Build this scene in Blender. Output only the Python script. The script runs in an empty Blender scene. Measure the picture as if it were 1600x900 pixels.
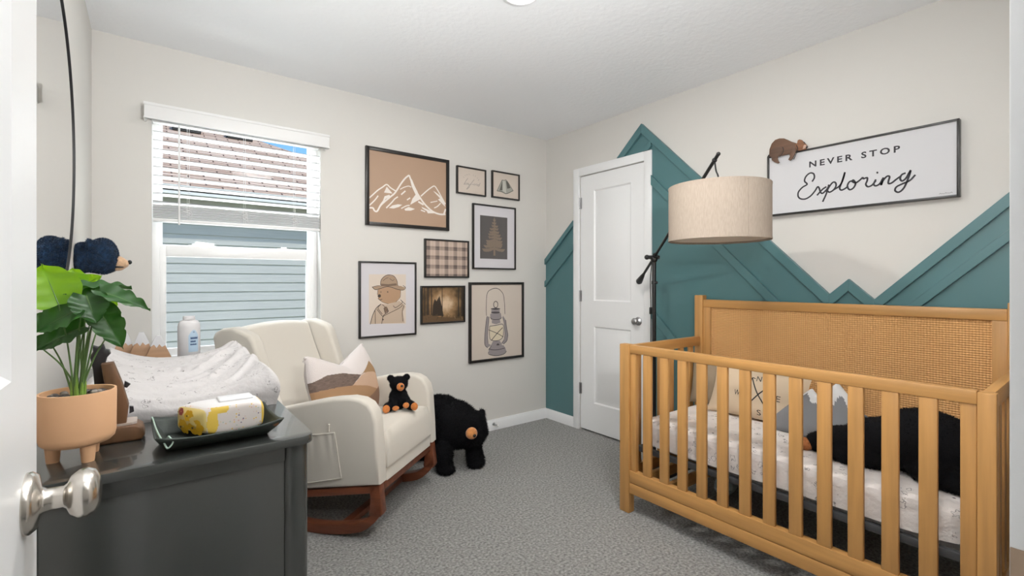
import bpy, bmesh, math, random
import numpy as np
from mathutils import Vector, Matrix, Euler, noise as mnoise
PI=math.pi
random.seed(7); rng=np.random.default_rng(7)
scene=bpy.context.scene
COL=scene.collection
R=math.radians
# ---------------------------------------------------------------- camera, sky, lamps, exposure
LX,RX,BY,FY,CH=-.227,2.77,3.10,.045,2.44      # left, right, back, front wall faces, ceiling height
cd=bpy.data.cameras.new('camera'); cam=bpy.data.objects.new('camera',cd); COL.objects.link(cam)
cam.location=(0,0,1.196); cam.rotation_euler=(R(90),0,R(-37.6))
cd.sensor_width=36; cd.lens=36*735/1600; cd.shift_y=-10/1600; cd.clip_start=.02; cd.clip_end=200
scene.camera=cam
SKY=.19; SUN=2.1; CEIL_W=13.; FLASH_W=84.; ENTRY_W=14.; DAY_W=85.; GROUND_W=140.; EXPOSURE=0.26
wd=bpy.data.worlds.new('sky'); scene.world=wd; wd.use_nodes=True
nt=wd.node_tree; bg=nt.nodes['Background']
sk=nt.nodes.new('ShaderNodeTexSky'); sk.sky_type='NISHITA'; sk.sun_disc=False
sk.sun_elevation=R(48); sk.sun_rotation=R(150); sk.air_density=1.0; sk.dust_density=.6; sk.ozone_density=2.0
hs=nt.nodes.new('ShaderNodeHueSaturation'); hs.inputs['Saturation'].default_value=1.25; nt.links.new(sk.outputs[0],hs.inputs['Color']); nt.links.new(hs.outputs[0],bg.inputs[0]); bg.inputs[1].default_value=SKY
def lamp(name,kind,loc,rot,power,color,**kw):
    l=bpy.data.lights.new(name,kind); l.energy=power; l.color=color
    for k,v in kw.items(): setattr(l,k,v)
    o=bpy.data.objects.new(name,l); o.location=loc; o.rotation_euler=rot; COL.objects.link(o); return o
lamp('sun','SUN',(0,6,12),(R(42),0,R(35)),SUN,(1,.95,.88),angle=R(1.0))
lamp('doorway_flash','AREA',(.565,-.052,1.58),Vector((.56,.46,.72)).to_track_quat('-Z','Y').to_euler(),FLASH_W,(1,1,.99),shape='RECTANGLE',size=.34,size_y=.2)
lamp('entry_bounce_fill','AREA',(.95,.30,2.425),(0,0,0),ENTRY_W,(1,1,.99),shape='DISK',size=.42)  # unseen lamp added for flash bounced off the ceiling; no fixture here
lamp('daylight_lamp','AREA',(.43,3.62,2.62),(R(-52),0,0),DAY_W,(.94,.97,1),shape='RECTANGLE',size=1.3,size_y=.7)
lamp('ground_bounce_lamp','AREA',(.43,4.5,-.15),(R(-133),0,0),GROUND_W,(1,.99,.96),shape='RECTANGLE',size=2.6,size_y=1.8)
pl=lamp('window_portal','AREA',(.43,3.27,1.40),(R(-90),0,0),1.,(1,1,1),shape='RECTANGLE',size=.86,size_y=1.3)
pl.data.cycles.is_portal=True
vs=scene.view_settings
scene.display_settings.display_device='sRGB'
vs.view_transform='Standard'; vs.look='None'; vs.exposure=EXPOSURE; vs.gamma=1; vs.use_curve_mapping=False
scene.cycles.max_bounces=10; scene.cycles.diffuse_bounces=6; scene.cycles.transparent_max_bounces=16
scene.cycles.use_denoising=True; scene.cycles.sample_clamp_indirect=6
# ---------------------------------------------------------------- materials
def M(name,col,rough=.5,metal=0,spec=.5,sheen=0,coat=0,var=None,bump=None,emit=None,trans=0,bands=None):
    m=bpy.data.materials.new(name); m.use_nodes=True; n=m.node_tree.nodes; L=m.node_tree.links
    b=n['Principled BSDF']; c=(*col,1)
    b.inputs['Base Color'].default_value=c; b.inputs['Roughness'].default_value=rough
    b.inputs['Metallic'].default_value=metal; b.inputs['Specular IOR Level'].default_value=spec
    if sheen: b.inputs['Sheen Weight'].default_value=sheen; b.inputs['Sheen Roughness'].default_value=.5
    if coat: b.inputs['Coat Weight'].default_value=coat; b.inputs['Coat Roughness'].default_value=.04
    if trans: b.inputs['Transmission Weight'].default_value=trans
    if emit: b.inputs['Emission Color'].default_value=(*emit[0],1); b.inputs['Emission Strength'].default_value=emit[1]
    tc=None
    if var or bump or bands: tc=n.new('ShaderNodeTexCoord')
    if var:   # var = (scale or xyz scale, amount[, detail])
        nz=n.new('ShaderNodeTexNoise'); nz.inputs['Scale'].default_value=1; nz.inputs['Detail'].default_value=var[2] if len(var)>2 else 4
        mp=n.new('ShaderNodeMapping'); s=var[0] if isinstance(var[0],tuple) else (var[0],)*3
        mp.inputs['Scale'].default_value=s
        L.new(tc.outputs['Object'],mp.inputs[0]); L.new(mp.outputs[0],nz.inputs['Vector'])
        cr=n.new('ShaderNodeValToRGB'); a=var[1]
        cr.color_ramp.elements[0].position=.3; cr.color_ramp.elements[1].position=.7
        cr.color_ramp.elements[0].color=(*[x*(1-a) for x in col],1); cr.color_ramp.elements[1].color=(*[min(1,x*(1+a)) for x in col],1)
        L.new(nz.outputs['Fac'],cr.inputs[0]); L.new(cr.outputs[0],b.inputs['Base Color'])
    if bump:  # bump = (scale or xyz, strength, distance[, detail])
        nz=n.new('ShaderNodeTexNoise'); nz.inputs['Scale'].default_value=1; nz.inputs['Detail'].default_value=bump[3] if len(bump)>3 else 3
        mp=n.new('ShaderNodeMapping'); s=bump[0] if isinstance(bump[0],tuple) else (bump[0],)*3
        mp.inputs['Scale'].default_value=s
        L.new(tc.outputs['Object'],mp.inputs[0]); L.new(mp.outputs[0],nz.inputs['Vector'])
        bp=n.new('ShaderNodeBump'); bp.inputs['Strength'].default_value=bump[1]; bp.inputs['Distance'].default_value=bump[2]
        L.new(nz.outputs['Fac'],bp.inputs['Height']); L.new(bp.outputs[0],b.inputs['Normal'])
    return m
def wood(name,col,axis,amt=.16,rough=.42):
    s=[38,38,38]; s[axis]=2.2
    return M(name,col,rough,var=(tuple(s),amt,5),bump=(tuple(4*x for x in s),.08,.0008))
def spots(name,col,dark,scale,thr,rough=.8,keep=.55,bump=None,ring=None):
    """fabric with small scattered printed marks"""
    m=M(name,col,rough,bump=bump,sheen=.1); n=m.node_tree.nodes; L=m.node_tree.links; b=n['Principled BSDF']
    tc=n.new('ShaderNodeTexCoord'); v=n.new('ShaderNodeTexVoronoi'); v.inputs['Scale'].default_value=scale; v.distance='MANHATTAN'
    L.new(tc.outputs['Object'],v.inputs['Vector'])
    lt=n.new('ShaderNodeMath'); lt.operation='LESS_THAN'; lt.inputs[1].default_value=thr; L.new(v.outputs['Distance'],lt.inputs[0])
    sp=n.new('ShaderNodeSeparateColor'); L.new(v.outputs['Color'],sp.inputs[0])
    kp=n.new('ShaderNodeMath'); kp.operation='LESS_THAN'; kp.inputs[1].default_value=keep; L.new(sp.outputs[0],kp.inputs[0])
    mu=n.new('ShaderNodeMath'); mu.operation='MULTIPLY'; L.new(lt.outputs[0],mu.inputs[0]); L.new(kp.outputs[0],mu.inputs[1])
    if ring:   # thin outline doodles in other cells
        v2=n.new('ShaderNodeTexVoronoi'); v2.inputs['Scale'].default_value=ring[0]; nd=n.new('ShaderNodeTexNoise'); nd.inputs['Scale'].default_value=70; L.new(tc.outputs['Object'],nd.inputs['Vector']); va=n.new('ShaderNodeVectorMath'); va.operation='MULTIPLY_ADD'; va.inputs[1].default_value=(.035,.035,.035); L.new(nd.outputs['Color'],va.inputs[0]); L.new(tc.outputs['Object'],va.inputs[2]); L.new(va.outputs[0],v2.inputs['Vector'])
        cm=n.new('ShaderNodeMath'); cm.operation='COMPARE'; cm.inputs[1].default_value=ring[1]; cm.inputs[2].default_value=ring[2]; L.new(v2.outputs['Distance'],cm.inputs[0])
        s2=n.new('ShaderNodeSeparateColor'); L.new(v2.outputs['Color'],s2.inputs[0])
        k2=n.new('ShaderNodeMath'); k2.operation='LESS_THAN'; k2.inputs[1].default_value=.55; L.new(s2.outputs[1],k2.inputs[0])
        m2=n.new('ShaderNodeMath'); m2.operation='MULTIPLY'; L.new(cm.outputs[0],m2.inputs[0]); L.new(k2.outputs[0],m2.inputs[1])
        h2=n.new('ShaderNodeMath'); h2.operation='MULTIPLY_ADD'; h2.inputs[1].default_value=.6; h2.use_clamp=True; L.new(m2.outputs[0],h2.inputs[0]); L.new(mu.outputs[0],h2.inputs[2]); mu=h2
    mx=n.new('ShaderNodeMix'); mx.data_type='RGBA'; mx.inputs[6].default_value=(*col,1); mx.inputs[7].default_value=(*dark,1)
    L.new(mu.outputs[0],mx.inputs[0]); L.new(mx.outputs[2],b.inputs['Base Color']); return m
def glass(name,tint=(1,1,1)):
    m=bpy.data.materials.new(name); m.use_nodes=True; n=m.node_tree.nodes; L=m.node_tree.links
    n.remove(n['Principled BSDF']); out=n['Material Output']
    t=n.new('ShaderNodeBsdfTransparent'); t.inputs[0].default_value=(*tint,1); g=n.new('ShaderNodeBsdfGlossy'); g.inputs['Roughness'].default_value=.02
    mx=n.new('ShaderNodeMixShader'); mx.inputs[0].default_value=.004
    L.new(t.outputs[0],mx.inputs[1]); L.new(g.outputs[0],mx.inputs[2]); L.new(mx.outputs[0],out.inputs[0]); return m
def leafmat(name,col,tr):
    m=bpy.data.materials.new(name); m.use_nodes=True; n=m.node_tree.nodes; L=m.node_tree.links
    b=n['Principled BSDF']; out=n['Material Output']; b.inputs['Base Color'].default_value=(*col,1); b.inputs['Roughness'].default_value=.38
    t=n.new('ShaderNodeBsdfTranslucent'); t.inputs[0].default_value=(min(1,col[0]*2.2),min(1,col[1]*1.9),col[2]*.8,1)
    mx=n.new('ShaderNodeMixShader'); mx.inputs[0].default_value=tr
    L.new(b.outputs[0],mx.inputs[1]); L.new(t.outputs[0],mx.inputs[2]); L.new(mx.outputs[0],out.inputs[0]); return m
WALL=M('wall paint',(.66,.643,.612),.75,bump=(160,.12,.0008))
CEIL=M('ceiling paint',(.89,.905,.93),.8,bump=(38,.55,.004,5))
WHITE=M('white paint',(.84,.85,.86),.35,bump=(60,.02,.0005))
VINYL=M('white vinyl',(.86,.86,.86),.35)
CARPET=M('grey carpet',(.27,.268,.258),.95,spec=.1,sheen=.2,var=(85,.55,8),bump=(150,1.0,.010,5))
TEAL=M('teal paint',(.076,.176,.190),.36,bump=(90,.05,.0006))
CHROME=M('brushed nickel',(.62,.58,.53),.22,metal=1)
STEEL=M('dull steel',(.45,.45,.46),.35,metal=1)
BLACKM=M('black metal',(.012,.012,.013),.38)
FRAMEB=M('black frame',(.012,.010,.009),.35)
OAKX=wood('oak grain along x',(.48,.25,.08),0); OAKY=wood('oak grain along y',(.48,.25,.08),1); OAKZ=wood('oak grain along z',(.48,.25,.08),2)
WALNUT=wood('dark rocker wood',(.17,.052,.024),1,.3,.35)
CREAM=M('cream upholstery',(.61,.57,.505),.85,sheen=.3,bump=(900,.12,.0006))
DRESS=M('charcoal paint',(.034,.037,.035),.26,spec=.6,coat=.5)
FURB=M('black plush',(.0050,.0050,.0062),.95,spec=.15)
FURN=M('navy plush',(.008,.026,.062),.9,spec=.2,sheen=.15,var=(60,.5))
TAN=M('tan plush',(.50,.20,.055),.9,sheen=.3,var=(120,.2))
TANL=M('beige plush',(.55,.36,.22),.9,sheen=.3,var=(120,.2))
PLBLK=M('black plastic',(.006,.006,.006),.25)
DARK=M('dark interior',(.02,.02,.02),.9)
# ---------------------------------------------------------------- mesh helpers
ORIG=Vector((0,0,0))
def catmull(pts,n=6,closed=False):
    P=[Vector(p) for p in pts]
    if len(P)<3: return P
    out=[]; N=len(P); rngi=range(N) if closed else range(N-1)
    for i in rngi:
        p0=P[(i-1)%N] if (closed or i>0) else P[0]*2-P[1]
        p1=P[i]; p2=P[(i+1)%N]; p3=P[(i+2)%N] if (closed or i+2<N) else P[-1]*2-P[-2]
        for k in range(n):
            t=k/n; out.append(.5*((2*p1)+(p2-p0)*t+(2*p0-5*p1+4*p2-p3)*t*t+(3*p1-p0-3*p2+p3)*t**3))
    if not closed: out.append(P[-1])
    return out
class MB:
    def __init__(s): s.v=[];s.f=[];s.m=[]
    def add(s,vs,fs,mi=0):
        o=len(s.v); s.v+= [tuple(v) for v in vs]; s.f+=[tuple(i+o for i in f) for f in fs]; s.m+=[mi]*len(fs); return s
    def _bm(s,bm,mi,mat=None):
        if mat is not None: bmesh.ops.transform(bm,matrix=mat,verts=bm.verts)
        bm.verts.index_update(); s.add([v.co[:] for v in bm.verts],[[v.index for v in f.verts] for f in bm.faces],mi); bm.free(); return s
    def box(s,x0,x1,y0,y1,z0,z1,bev=0,mi=0,mat=None,seg=2):
        bm=bmesh.new(); bmesh.ops.create_cube(bm,size=1)
        for v in bm.verts: v.co=Vector(((x0+x1)/2+v.co.x*(x1-x0),(y0+y1)/2+v.co.y*(y1-y0),(z0+z1)/2+v.co.z*(z1-z0)))
        if bev: bmesh.ops.bevel(bm,geom=bm.edges[:],offset=bev,segments=seg,profile=.5,affect='EDGES')
        return s._bm(bm,mi,mat)
    def prism(s,poly,fn,h0,h1,bev=0,mi=0,seg=2):
        """extruded outline; fn(a,b,h) maps to xyz"""
        bm=bmesh.new(); n=len(poly)
        A=[bm.verts.new(fn(a,b,h0)) for a,b in poly]; B=[bm.verts.new(fn(a,b,h1)) for a,b in poly]
        bm.faces.new(A); bm.faces.new(B[::-1])
        for i in range(n): bm.faces.new((A[i],B[i],B[(i+1)%n],A[(i+1)%n]))
        bmesh.ops.recalc_face_normals(bm,faces=bm.faces)
        if bev:
            ca=set(A); cb=set(B)
            e=[e for e in bm.edges if (e.verts[0] in ca)==(e.verts[1] in ca)]
            bmesh.ops.bevel(bm,geom=e,offset=bev,segments=seg,profile=.5,affect='EDGES',clamp_overlap=True)
        return s._bm(bm,mi)
    def tube(s,pts,r,seg=10,mi=0,caps=True):
        P=[Vector(p) for p in pts]; n=len(P); rad=r if isinstance(r,(list,tuple)) else [r]*n
        T=[(P[min(i+1,n-1)]-P[max(i-1,0)]).normalized() for i in range(n)]
        u=T[0].orthogonal().normalized(); vs=[]
        for i in range(n):
            u=(u-T[i]*u.dot(T[i])); u=u.normalized() if u.length>1e-6 else T[i].orthogonal().normalized()
            w=T[i].cross(u)
            vs+=[P[i]+(u*math.cos(2*PI*k/seg)+w*math.sin(2*PI*k/seg))*rad[i] for k in range(seg)]
        fs=[(i*seg+k,i*seg+(k+1)%seg,(i+1)*seg+(k+1)%seg,(i+1)*seg+k) for i in range(n-1) for k in range(seg)]
        if caps: fs+=[tuple(range(seg))[::-1],tuple((n-1)*seg+k for k in range(seg))]
        return s.add(vs,fs,mi)
    def lathe(s,prof,c=(0,0,0),mat=None,seg=32,mi=0,sx=1,sy=1):
        vs=[];n=len(prof)
        for r,z in prof:
            vs+=[Vector((r*sx*math.cos(2*PI*k/seg),r*sy*math.sin(2*PI*k/seg),z)) for k in range(seg)]
        fs=[(i*seg+k,i*seg+(k+1)%seg,(i+1)*seg+(k+1)%seg,(i+1)*seg+k) for i in range(n-1) for k in range(seg)]
        if mat is not None: vs=[mat@v for v in vs]
        c=Vector(c); return s.add([v+c for v in vs],fs,mi)
    def ell(s,c,r,rot=None,mi=0,u=20,v=12):
        bm=bmesh.new(); bmesh.ops.create_uvsphere(bm,u_segments=u,v_segments=v,radius=1)
        m=Matrix.Translation(c)@(rot.to_matrix().to_4x4() if rot else Matrix())@Matrix.Diagonal((*r,1)) if not isinstance(r,(int,float)) else Matrix.Translation(c)@Matrix.Scale(r,4)
        return s._bm(bm,mi,m)
    def grid(s,fn,nu,nv,mi=0):
        vs=[fn(i/nu,j/nv) for j in range(nv+1) for i in range(nu+1)]
        fs=[(j*(nu+1)+i,j*(nu+1)+i+1,(j+1)*(nu+1)+i+1,(j+1)*(nu+1)+i) for j in range(nv) for i in range(nu)]
        if callable(mi):
            o=len(s.v); s.v+=[tuple(v) for v in vs]; s.f+=[tuple(i+o for i in f) for f in fs]
            s.m+=[mi((i+.5)/nu,(j+.5)/nv) for j in range(nv) for i in range(nu)]; return s
        return s.add(vs,fs,mi)
    def ribbon(s,pts,w,fn,lay,mi=0,n=5):
        P=catmull([(a,b,0) for a,b in pts],n); N=len(P); vs=[]
        for i in range(N):
            t=P[min(i+1,N-1)]-P[max(i-1,0)]; t=t.normalized() if t.length>0 else Vector((1,0,0)); q=Vector((-t.y,t.x,0))*(w/2)
            a=P[i]+q; b=P[i]-q; vs+=[fn(a.x,a.y,lay),fn(b.x,b.y,lay)]
        return s.add(vs,[(2*i,2*i+1,2*i+3,2*i+2) for i in range(N-1)],mi)
    def poly(s,pts,fn,lay,mi=0): return s.add([fn(a,b,lay) for a,b in pts],[tuple(range(len(pts)))],mi)
    def build(s,name,mats,parent=None,smooth=40,recalc=True,weld=True,orig=None):
        me=bpy.data.meshes.new(name); o=ORIG if (parent is not None and orig is None) else (Vector(orig) if orig is not None else Vector((0,0,0)))
        me.from_pydata([Vector(v)-o for v in s.v],[],s.f)
        for mt in (mats if isinstance(mats,(list,tuple)) else [mats]): me.materials.append(mt)
        me.polygons.foreach_set('material_index',s.m)
        if recalc or weld:
            bm=bmesh.new(); bm.from_mesh(me)
            if weld: bmesh.ops.remove_doubles(bm,verts=bm.verts,dist=2e-5)
            if recalc: bmesh.ops.recalc_face_normals(bm,faces=bm.faces)
            bm.to_mesh(me); bm.free()
        if smooth:
            me.polygons.foreach_set('use_smooth',[True]*len(me.polygons)); me.set_sharp_from_angle(angle=R(smooth))
        ob=bpy.data.objects.new(name,me); COL.objects.link(ob)
        if parent is not None: ob.parent=parent
        else: ob.location=o
        return ob
def tag(o,label=None,cat=None,group=None,kind=None):
    if label: o['label']=label
    if cat: o['category']=cat
    if group: o['group']=group
    if kind: o['kind']=kind
    return o
def thing(name,label,cat,loc=(0,0,0),rot=0,group=None,local=False):
    global ORIG
    o=bpy.data.objects.new(name,None); COL.objects.link(o); o.empty_display_size=.05
    o.location=loc; o.rotation_euler=(0,0,rot); tag(o,label,cat,group)
    ORIG=Vector((0,0,0)) if local else Vector(loc); return o
def struct(name,mb,mat,parent=None,**kw):
    o=mb.build(name,mat,parent,**kw)
    if parent is None: o['kind']='structure'
    return o
def blob(items,voxel=.012,smooth=6,lump=0,lumpscale=.05):
    """one continuous organic surface from ellipsoids (centre, radii, euler) -> (verts, faces)"""
    b=MB()
    for it in items: b.ell(Vector(it[0]),it[1] if not isinstance(it[1],(int,float)) else (it[1],)*3,it[2] if len(it)>2 else None,u=24,v=16)
    me=bpy.data.meshes.new('t'); me.from_pydata(b.v,[],b.f); ob=bpy.data.objects.new('t',me); COL.objects.link(ob)
    r=ob.modifiers.new('r','REMESH'); r.mode='VOXEL'; r.voxel_size=voxel
    sm=ob.modifiers.new('s','SMOOTH'); sm.iterations=smooth; sm.factor=.5
    dg=bpy.context.evaluated_depsgraph_get(); ev=ob.evaluated_get(dg); m2=ev.to_mesh()
    V=[v.co.copy() for v in m2.vertices]; N=[v.normal.copy() for v in m2.vertices]; Fc=[tuple(p.vertices) for p in m2.polygons]
    ev.to_mesh_clear(); bpy.data.objects.remove(ob); bpy.data.meshes.remove(me)
    if lump: V=[v+n*lump*mnoise.noise(v/lumpscale) for v,n in zip(V,N)]
    return V,Fc,N
def fur(mb,V,Fc,N,count,length,width,mi=0,droop=.5,keep=None):
    """short pile: thin tapering blades growing out of the surface"""
    V=np.array([v[:] for v in V]); N=np.array([n[:] for n in N])
    F=np.array([f[:3] for f in Fc]); a,b,c=V[F[:,0]],V[F[:,1]],V[F[:,2]]
    ar=np.linalg.norm(np.cross(b-a,c-a),axis=1); idx=rng.choice(len(F),count,p=ar/ar.sum())
    q=rng.random((count,2)); u=1-np.sqrt(q[:,0]); w=q[:,1]*(1-u)
    P=a[idx]*(1-u-w)[:,None]+b[idx]*u[:,None]+c[idx]*w[:,None]; n=N[F[idx,0]]
    d=n+rng.normal(0,.35,(count,3)); d[:,2]-=droop; d/=np.linalg.norm(d,axis=1)[:,None]
    t=np.cross(d,rng.normal(0,1,(count,3))); t/=np.linalg.norm(t,axis=1)[:,None]
    L=length*(.6+.7*rng.random(count))[:,None]
    P0=P-n*length*.1; vs=np.stack([P0-t*width/2,P0+t*width/2,P0+d*L],1).reshape(-1,3)
    mb.add(vs.tolist(),[(3*i,3*i+1,3*i+2) for i in range(count)],mi)
def text_mesh(txt,size=1,spacing=1,bold=0):
    cu=bpy.data.curves.new('t','FONT'); cu.body=txt; cu.size=size; cu.space_character=spacing; cu.resolution_u=3; cu.offset=bold
    ob=bpy.data.objects.new('t',cu); COL.objects.link(ob); bpy.context.view_layer.update()
    dg=bpy.context.evaluated_depsgraph_get(); ev=ob.evaluated_get(dg); m=ev.to_mesh()
    V=[tuple(v.co[:2]) for v in m.vertices]; F=[tuple(p.vertices) for p in m.polygons]; ev.to_mesh_clear()
    bpy.data.objects.remove(ob); bpy.data.curves.remove(cu)
    x0=min(v[0] for v in V); x1=max(v[0] for v in V); y0=min(v[1] for v in V); y1=max(v[1] for v in V)
    return [((x-x0),(y-y0)) for x,y in V],F,(x1-x0),(y1-y0)
def put_text(mb,txt,a0,b0,width,height,fn,lay,mi=0,spacing=1,rot=0,bold=0):
    V,F,w,h=text_mesh(txt,1,spacing,bold); c,s=math.cos(rot),math.sin(rot)
    pts=[]
    for x,y in V:
        x=x/w*width; y=y/h*height; pts.append(fn(a0+x*c-y*s,b0+x*s+y*c,lay))
    mb.add(pts,F,mi)
# ---------------------------------------------------------------- room shell
fb=lambda a,b,h:(a,BY-h,b)          # back wall: a = x, b = z, h = distance into the room
fr=lambda a,b,h:(RX-h,a,b)          # right wall: a = y, b = z
fl=lambda a,b,h:(LX+h,a,b)
HB=-1.7
f=MB(); f.box(LX-.12,RX+.12,HB,BY+.15,-.15,0); f.box(-1.2,LX-.12,HB,-.06,-.15,0); struct('floor',f,CARPET)
f=MB(); f.box(-1.2,RX+.12,HB,BY+.15,CH,CH+.15); struct('ceiling',f,CEIL)
WX0,WX1,WZ0,WZ1=.008,.858,.75,2.125
f=MB(); f.box(LX-.12,WX0,BY,BY+.15,0,CH); f.box(WX1,RX+.12,BY,BY+.15,0,CH); f.box(WX0,WX1,BY,BY+.15,0,WZ0); f.box(WX0,WX1,BY,BY+.15,WZ1,CH)
struct('wall_back',f,WALL,weld=False)
f=MB(); f.box(LX-.12,LX,-.06,BY,0,CH); struct('wall_left',f,WALL)
DY0,DY1,DZ=2.055,2.690,2.047
f=MB(); f.box(RX,RX+.12,-.06,DY0,0,CH); f.box(RX,RX+.12,DY1,BY,0,CH); f.box(RX,RX+.12,DY0,DY1,DZ,CH); f.box(RX+.06,RX+.12,DY0,DY1,0,DZ)
struct('wall_right',f,WALL,weld=False)
OX0,OX1,OZ=-.145,.615,2.045
f=MB(); f.box(LX-.12,OX0,-.06,FY,0,CH); f.box(OX1,RX+.12,-.06,FY,0,CH); f.box(OX0,OX1,-.06,FY,OZ,CH)
struct('wall_front',f,WALL,weld=False)
f=MB(); f.box(-1.2,RX+.12,HB-.1,HB,0,CH); f.box(-1.3,-1.2,HB-.1,-.06,0,CH); f.box(RX,RX+.12,HB,-.06,0,CH); f.box(-1.2,LX-.12,-.06,.06,0,CH)
struct('wall_hall',f,WALL,weld=False)
def board(name,p,q,fn):
    f=MB(); prof=[(0,0),(.014,0),(.014,.062),(.011,.07),(.008,.085),(0,.085)]
    n=len(prof); f.add([fn(p,z,h) for h,z in prof]+[fn(q,z,h) for h,z in prof],[(i,(i+1)%n,n+(i+1)%n,n+i) for i in range(n)]+[tuple(range(n))[::-1],tuple(range(n,2*n))])
    return struct(name,f,WHITE,smooth=30)
board('baseboard_back',LX+.014,RX-.0005,fb)
board('baseboard_left',.08,BY-.0005,fl)
board('baseboard_right',2.754,BY-.014,fr)
board('baseboard_right_front',FY,1.991,fr)
# doorway jambs of the entrance
f=MB(); f.box(OX1-.015,OX1+.002,-.06,FY+.0005,0,OZ-.016); f.box(OX0-.002,OX0+.002,-.06,FY,0,OZ-.016); f.box(OX0-.002,OX1+.002,-.06,FY,OZ-.015,OZ+.001)
f.box(OX1-.015,OX1+.055,FY+.0006,FY+.016,0,OZ+.055,.0015); f.box(OX0,OX1-.016,FY+.0006,FY+.016,OZ-.004,OZ+.055,.002)
j=struct('trim_2',f,WHITE)
f=MB(); f.box(OX1-.0168,OX1-.0152,.012,.0605,.905,.963,.0005); f.build('strike_plate',M('bronze strike plate',(.30,.22,.16),.3,1),j)
# ---------------------------------------------------------------- closet door with casing
def panel_leaf(mb,y0,y1,z0,z1,panels,fn,front,thick,rec=.009,sl=.022):
    ys=sorted({y0,y1}); px0=min(p[0] for p in panels); px1=max(p[1] for p in panels)
    def bx(a0,a1,b0,b1,h0,h1):
        P=[fn(a,b,h) for h in (h0,h1) for a,b in ((a0,b0),(a1,b0),(a1,b1),(a0,b1))]
        mb.add(P,[(0,1,2,3),(4,5,6,7),(0,1,5,4),(1,2,6,5),(2,3,7,6),(3,0,4,7)])
    bx(y0,px0,z0,z1,front-thick,front); bx(px1,y1,z0,z1,front-thick,front)
    zs=sorted((p[2],p[3]) for p in panels); prev=z0
    for a,b in zs: bx(px0,px1,prev,a,front-thick,front); prev=b
    bx(px0,px1,prev,z1,front-thick,front)
    for a0,a1,b0,b1 in panels:
        r=[(0,0),(.010,-rec),(.022,-rec),(.022+sl,-.002)]
        rings=[[fn(a,b,front+h) for a,b in ((a0+d,b0+d),(a1-d,b0+d),(a1-d,b1-d),(a0+d,b1-d))] for d,h in r]
        for A,B in zip(rings,rings[1:]): mb.add(A+B,[(i,(i+1)%4,4+(i+1)%4,4+i) for i in range(4)])
        mb.add(rings[-1],[(0,1,2,3)])
f=MB(); panel_leaf(f,DY0+.004,DY1-.004,.014,DZ-.004,[(2.185,2.545,1.045,1.918),(2.185,2.545,.235,.842)],fr,-.004,.036)
d2=struct('door_2',f,WHITE,smooth=20)
def knob(parent,c,ax,scale=1,mt=CHROME,name='door_knob'):
    """round door knob; ax is the outward direction"""
    m=Vector((0,0,1)).rotation_difference(Vector(ax)).to_matrix(); s=scale
    f=MB(); f.lathe([(0,0),(.033*s,0),(.033*s,.004*s),(.029*s,.009*s),(.015*s,.012*s),(.0125*s,.016*s),(.0115*s,.030*s),(.014*s,.033*s),(.021*s,.036*s),(.0265*s,.043*s),(.0275*s,.050*s),(.024*s,.057*s),(.017*s,.061*s),(.008*s,.0625*s),(0,.0625*s)],c,m,36)
    return f.build(name,mt,parent,smooth=50,weld=True)
knob(d2,(RX+.004,2.118,.912),(-1,0,0),.92,STEEL)
for z in (1.83,1.08,.335):
    f=MB(); f.tube([(RX-.006,2.6885,z-.045),(RX-.006,2.6885,z+.045)],.0065,10); f.box(RX-.001,RX+.002,2.672,2.70,z-.044,z+.044); f.build('hinge',STEEL,d2)
f=MB()
for y0,y1 in ((1.993,DY0),(DY1,2.752)): f.box(RX-.018,RX,y0,y1,0,DZ+.065,.004)
f.box(RX-.018,RX,DY0+.0005,DY1-.0005,DZ,DZ+.065,.003)
struct('trim_3',f,WHITE)
# ---------------------------------------------------------------- open entrance door on the left
f=MB(); panel_leaf(f,.012,.776,.012,2.035,[(.14,.65,1.10,1.90),(.14,.65,.25,.86)],lambda a,b,h:(-.105+h,a,b),0,.035)
d1=struct('door_1',f,WHITE,smooth=20)
knob(d1,(-.105,.716,.958),(1,0,0),.98)
knob(d1,(-.140,.716,.958),(-1,0,0),.98)
f=MB(); f.box(-.135,-.110,.7755,.7770,.93,.986,.0004); f.box(-.130,-.115,.7765,.785,.946,.970,.002); f.build('latch_plate',CHROME,d1)
# ---------------------------------------------------------------- painted mountain boards on the right wall
f=MB()
for p in ([(3.099,.085),(3.099,1.391),(2.752,1.697),(2.752,.085)],[(2.293,2.112),(2.073,2.311),(1.993,2.2295),(1.993,2.112)],
          [(1.993,.085),(1.993,2.2295),(.915,1.131),(.831,1.209),(.727,1.110),(.062,1.775),(.062,.085)]):
    f.prism(p,fr,0,.007)
mural=struct('trim_1',f,TEAL,smooth=20); mural['label']='dark teal mountain outline of boards'
for p in ([(3.099,1.391),(2.752,1.697),(2.752,1.650),(3.099,1.345)],[(3.099,1.196),(2.752,1.50),(2.752,1.452),(3.099,1.148)],
          [(2.293,2.112),(2.073,2.311),(2.073,2.245),(2.222,2.112)],[(2.07,2.113),(2.005,2.172),(1.993,2.160),(1.993,2.132),(2.016,2.113)],
          [(2.073,2.311),(.915,1.131),(.915,1.061),(2.073,2.241)],[(.915,1.131),(.831,1.209),(.831,1.150),(.915,1.066)],
          [(.831,1.209),(.727,1.110),(.727,1.045),(.831,1.148)],[(.727,1.110),(.062,1.775),(.062,1.716),(.727,1.050)],
          [(1.993,1.934),(1.08,1.012),(1.08,.944),(1.993,1.866)],[(1.993,1.018),(1.06,.085),(1.13,.085),(1.993,.945)],
          [(.62,1.068),(.062,1.626),(.062,1.576),(.62,1.018)]):
    b=MB(); b.prism(p,fr,.0065,.026,.002); b.build('batten',TEAL,mural,smooth=20)
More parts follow.
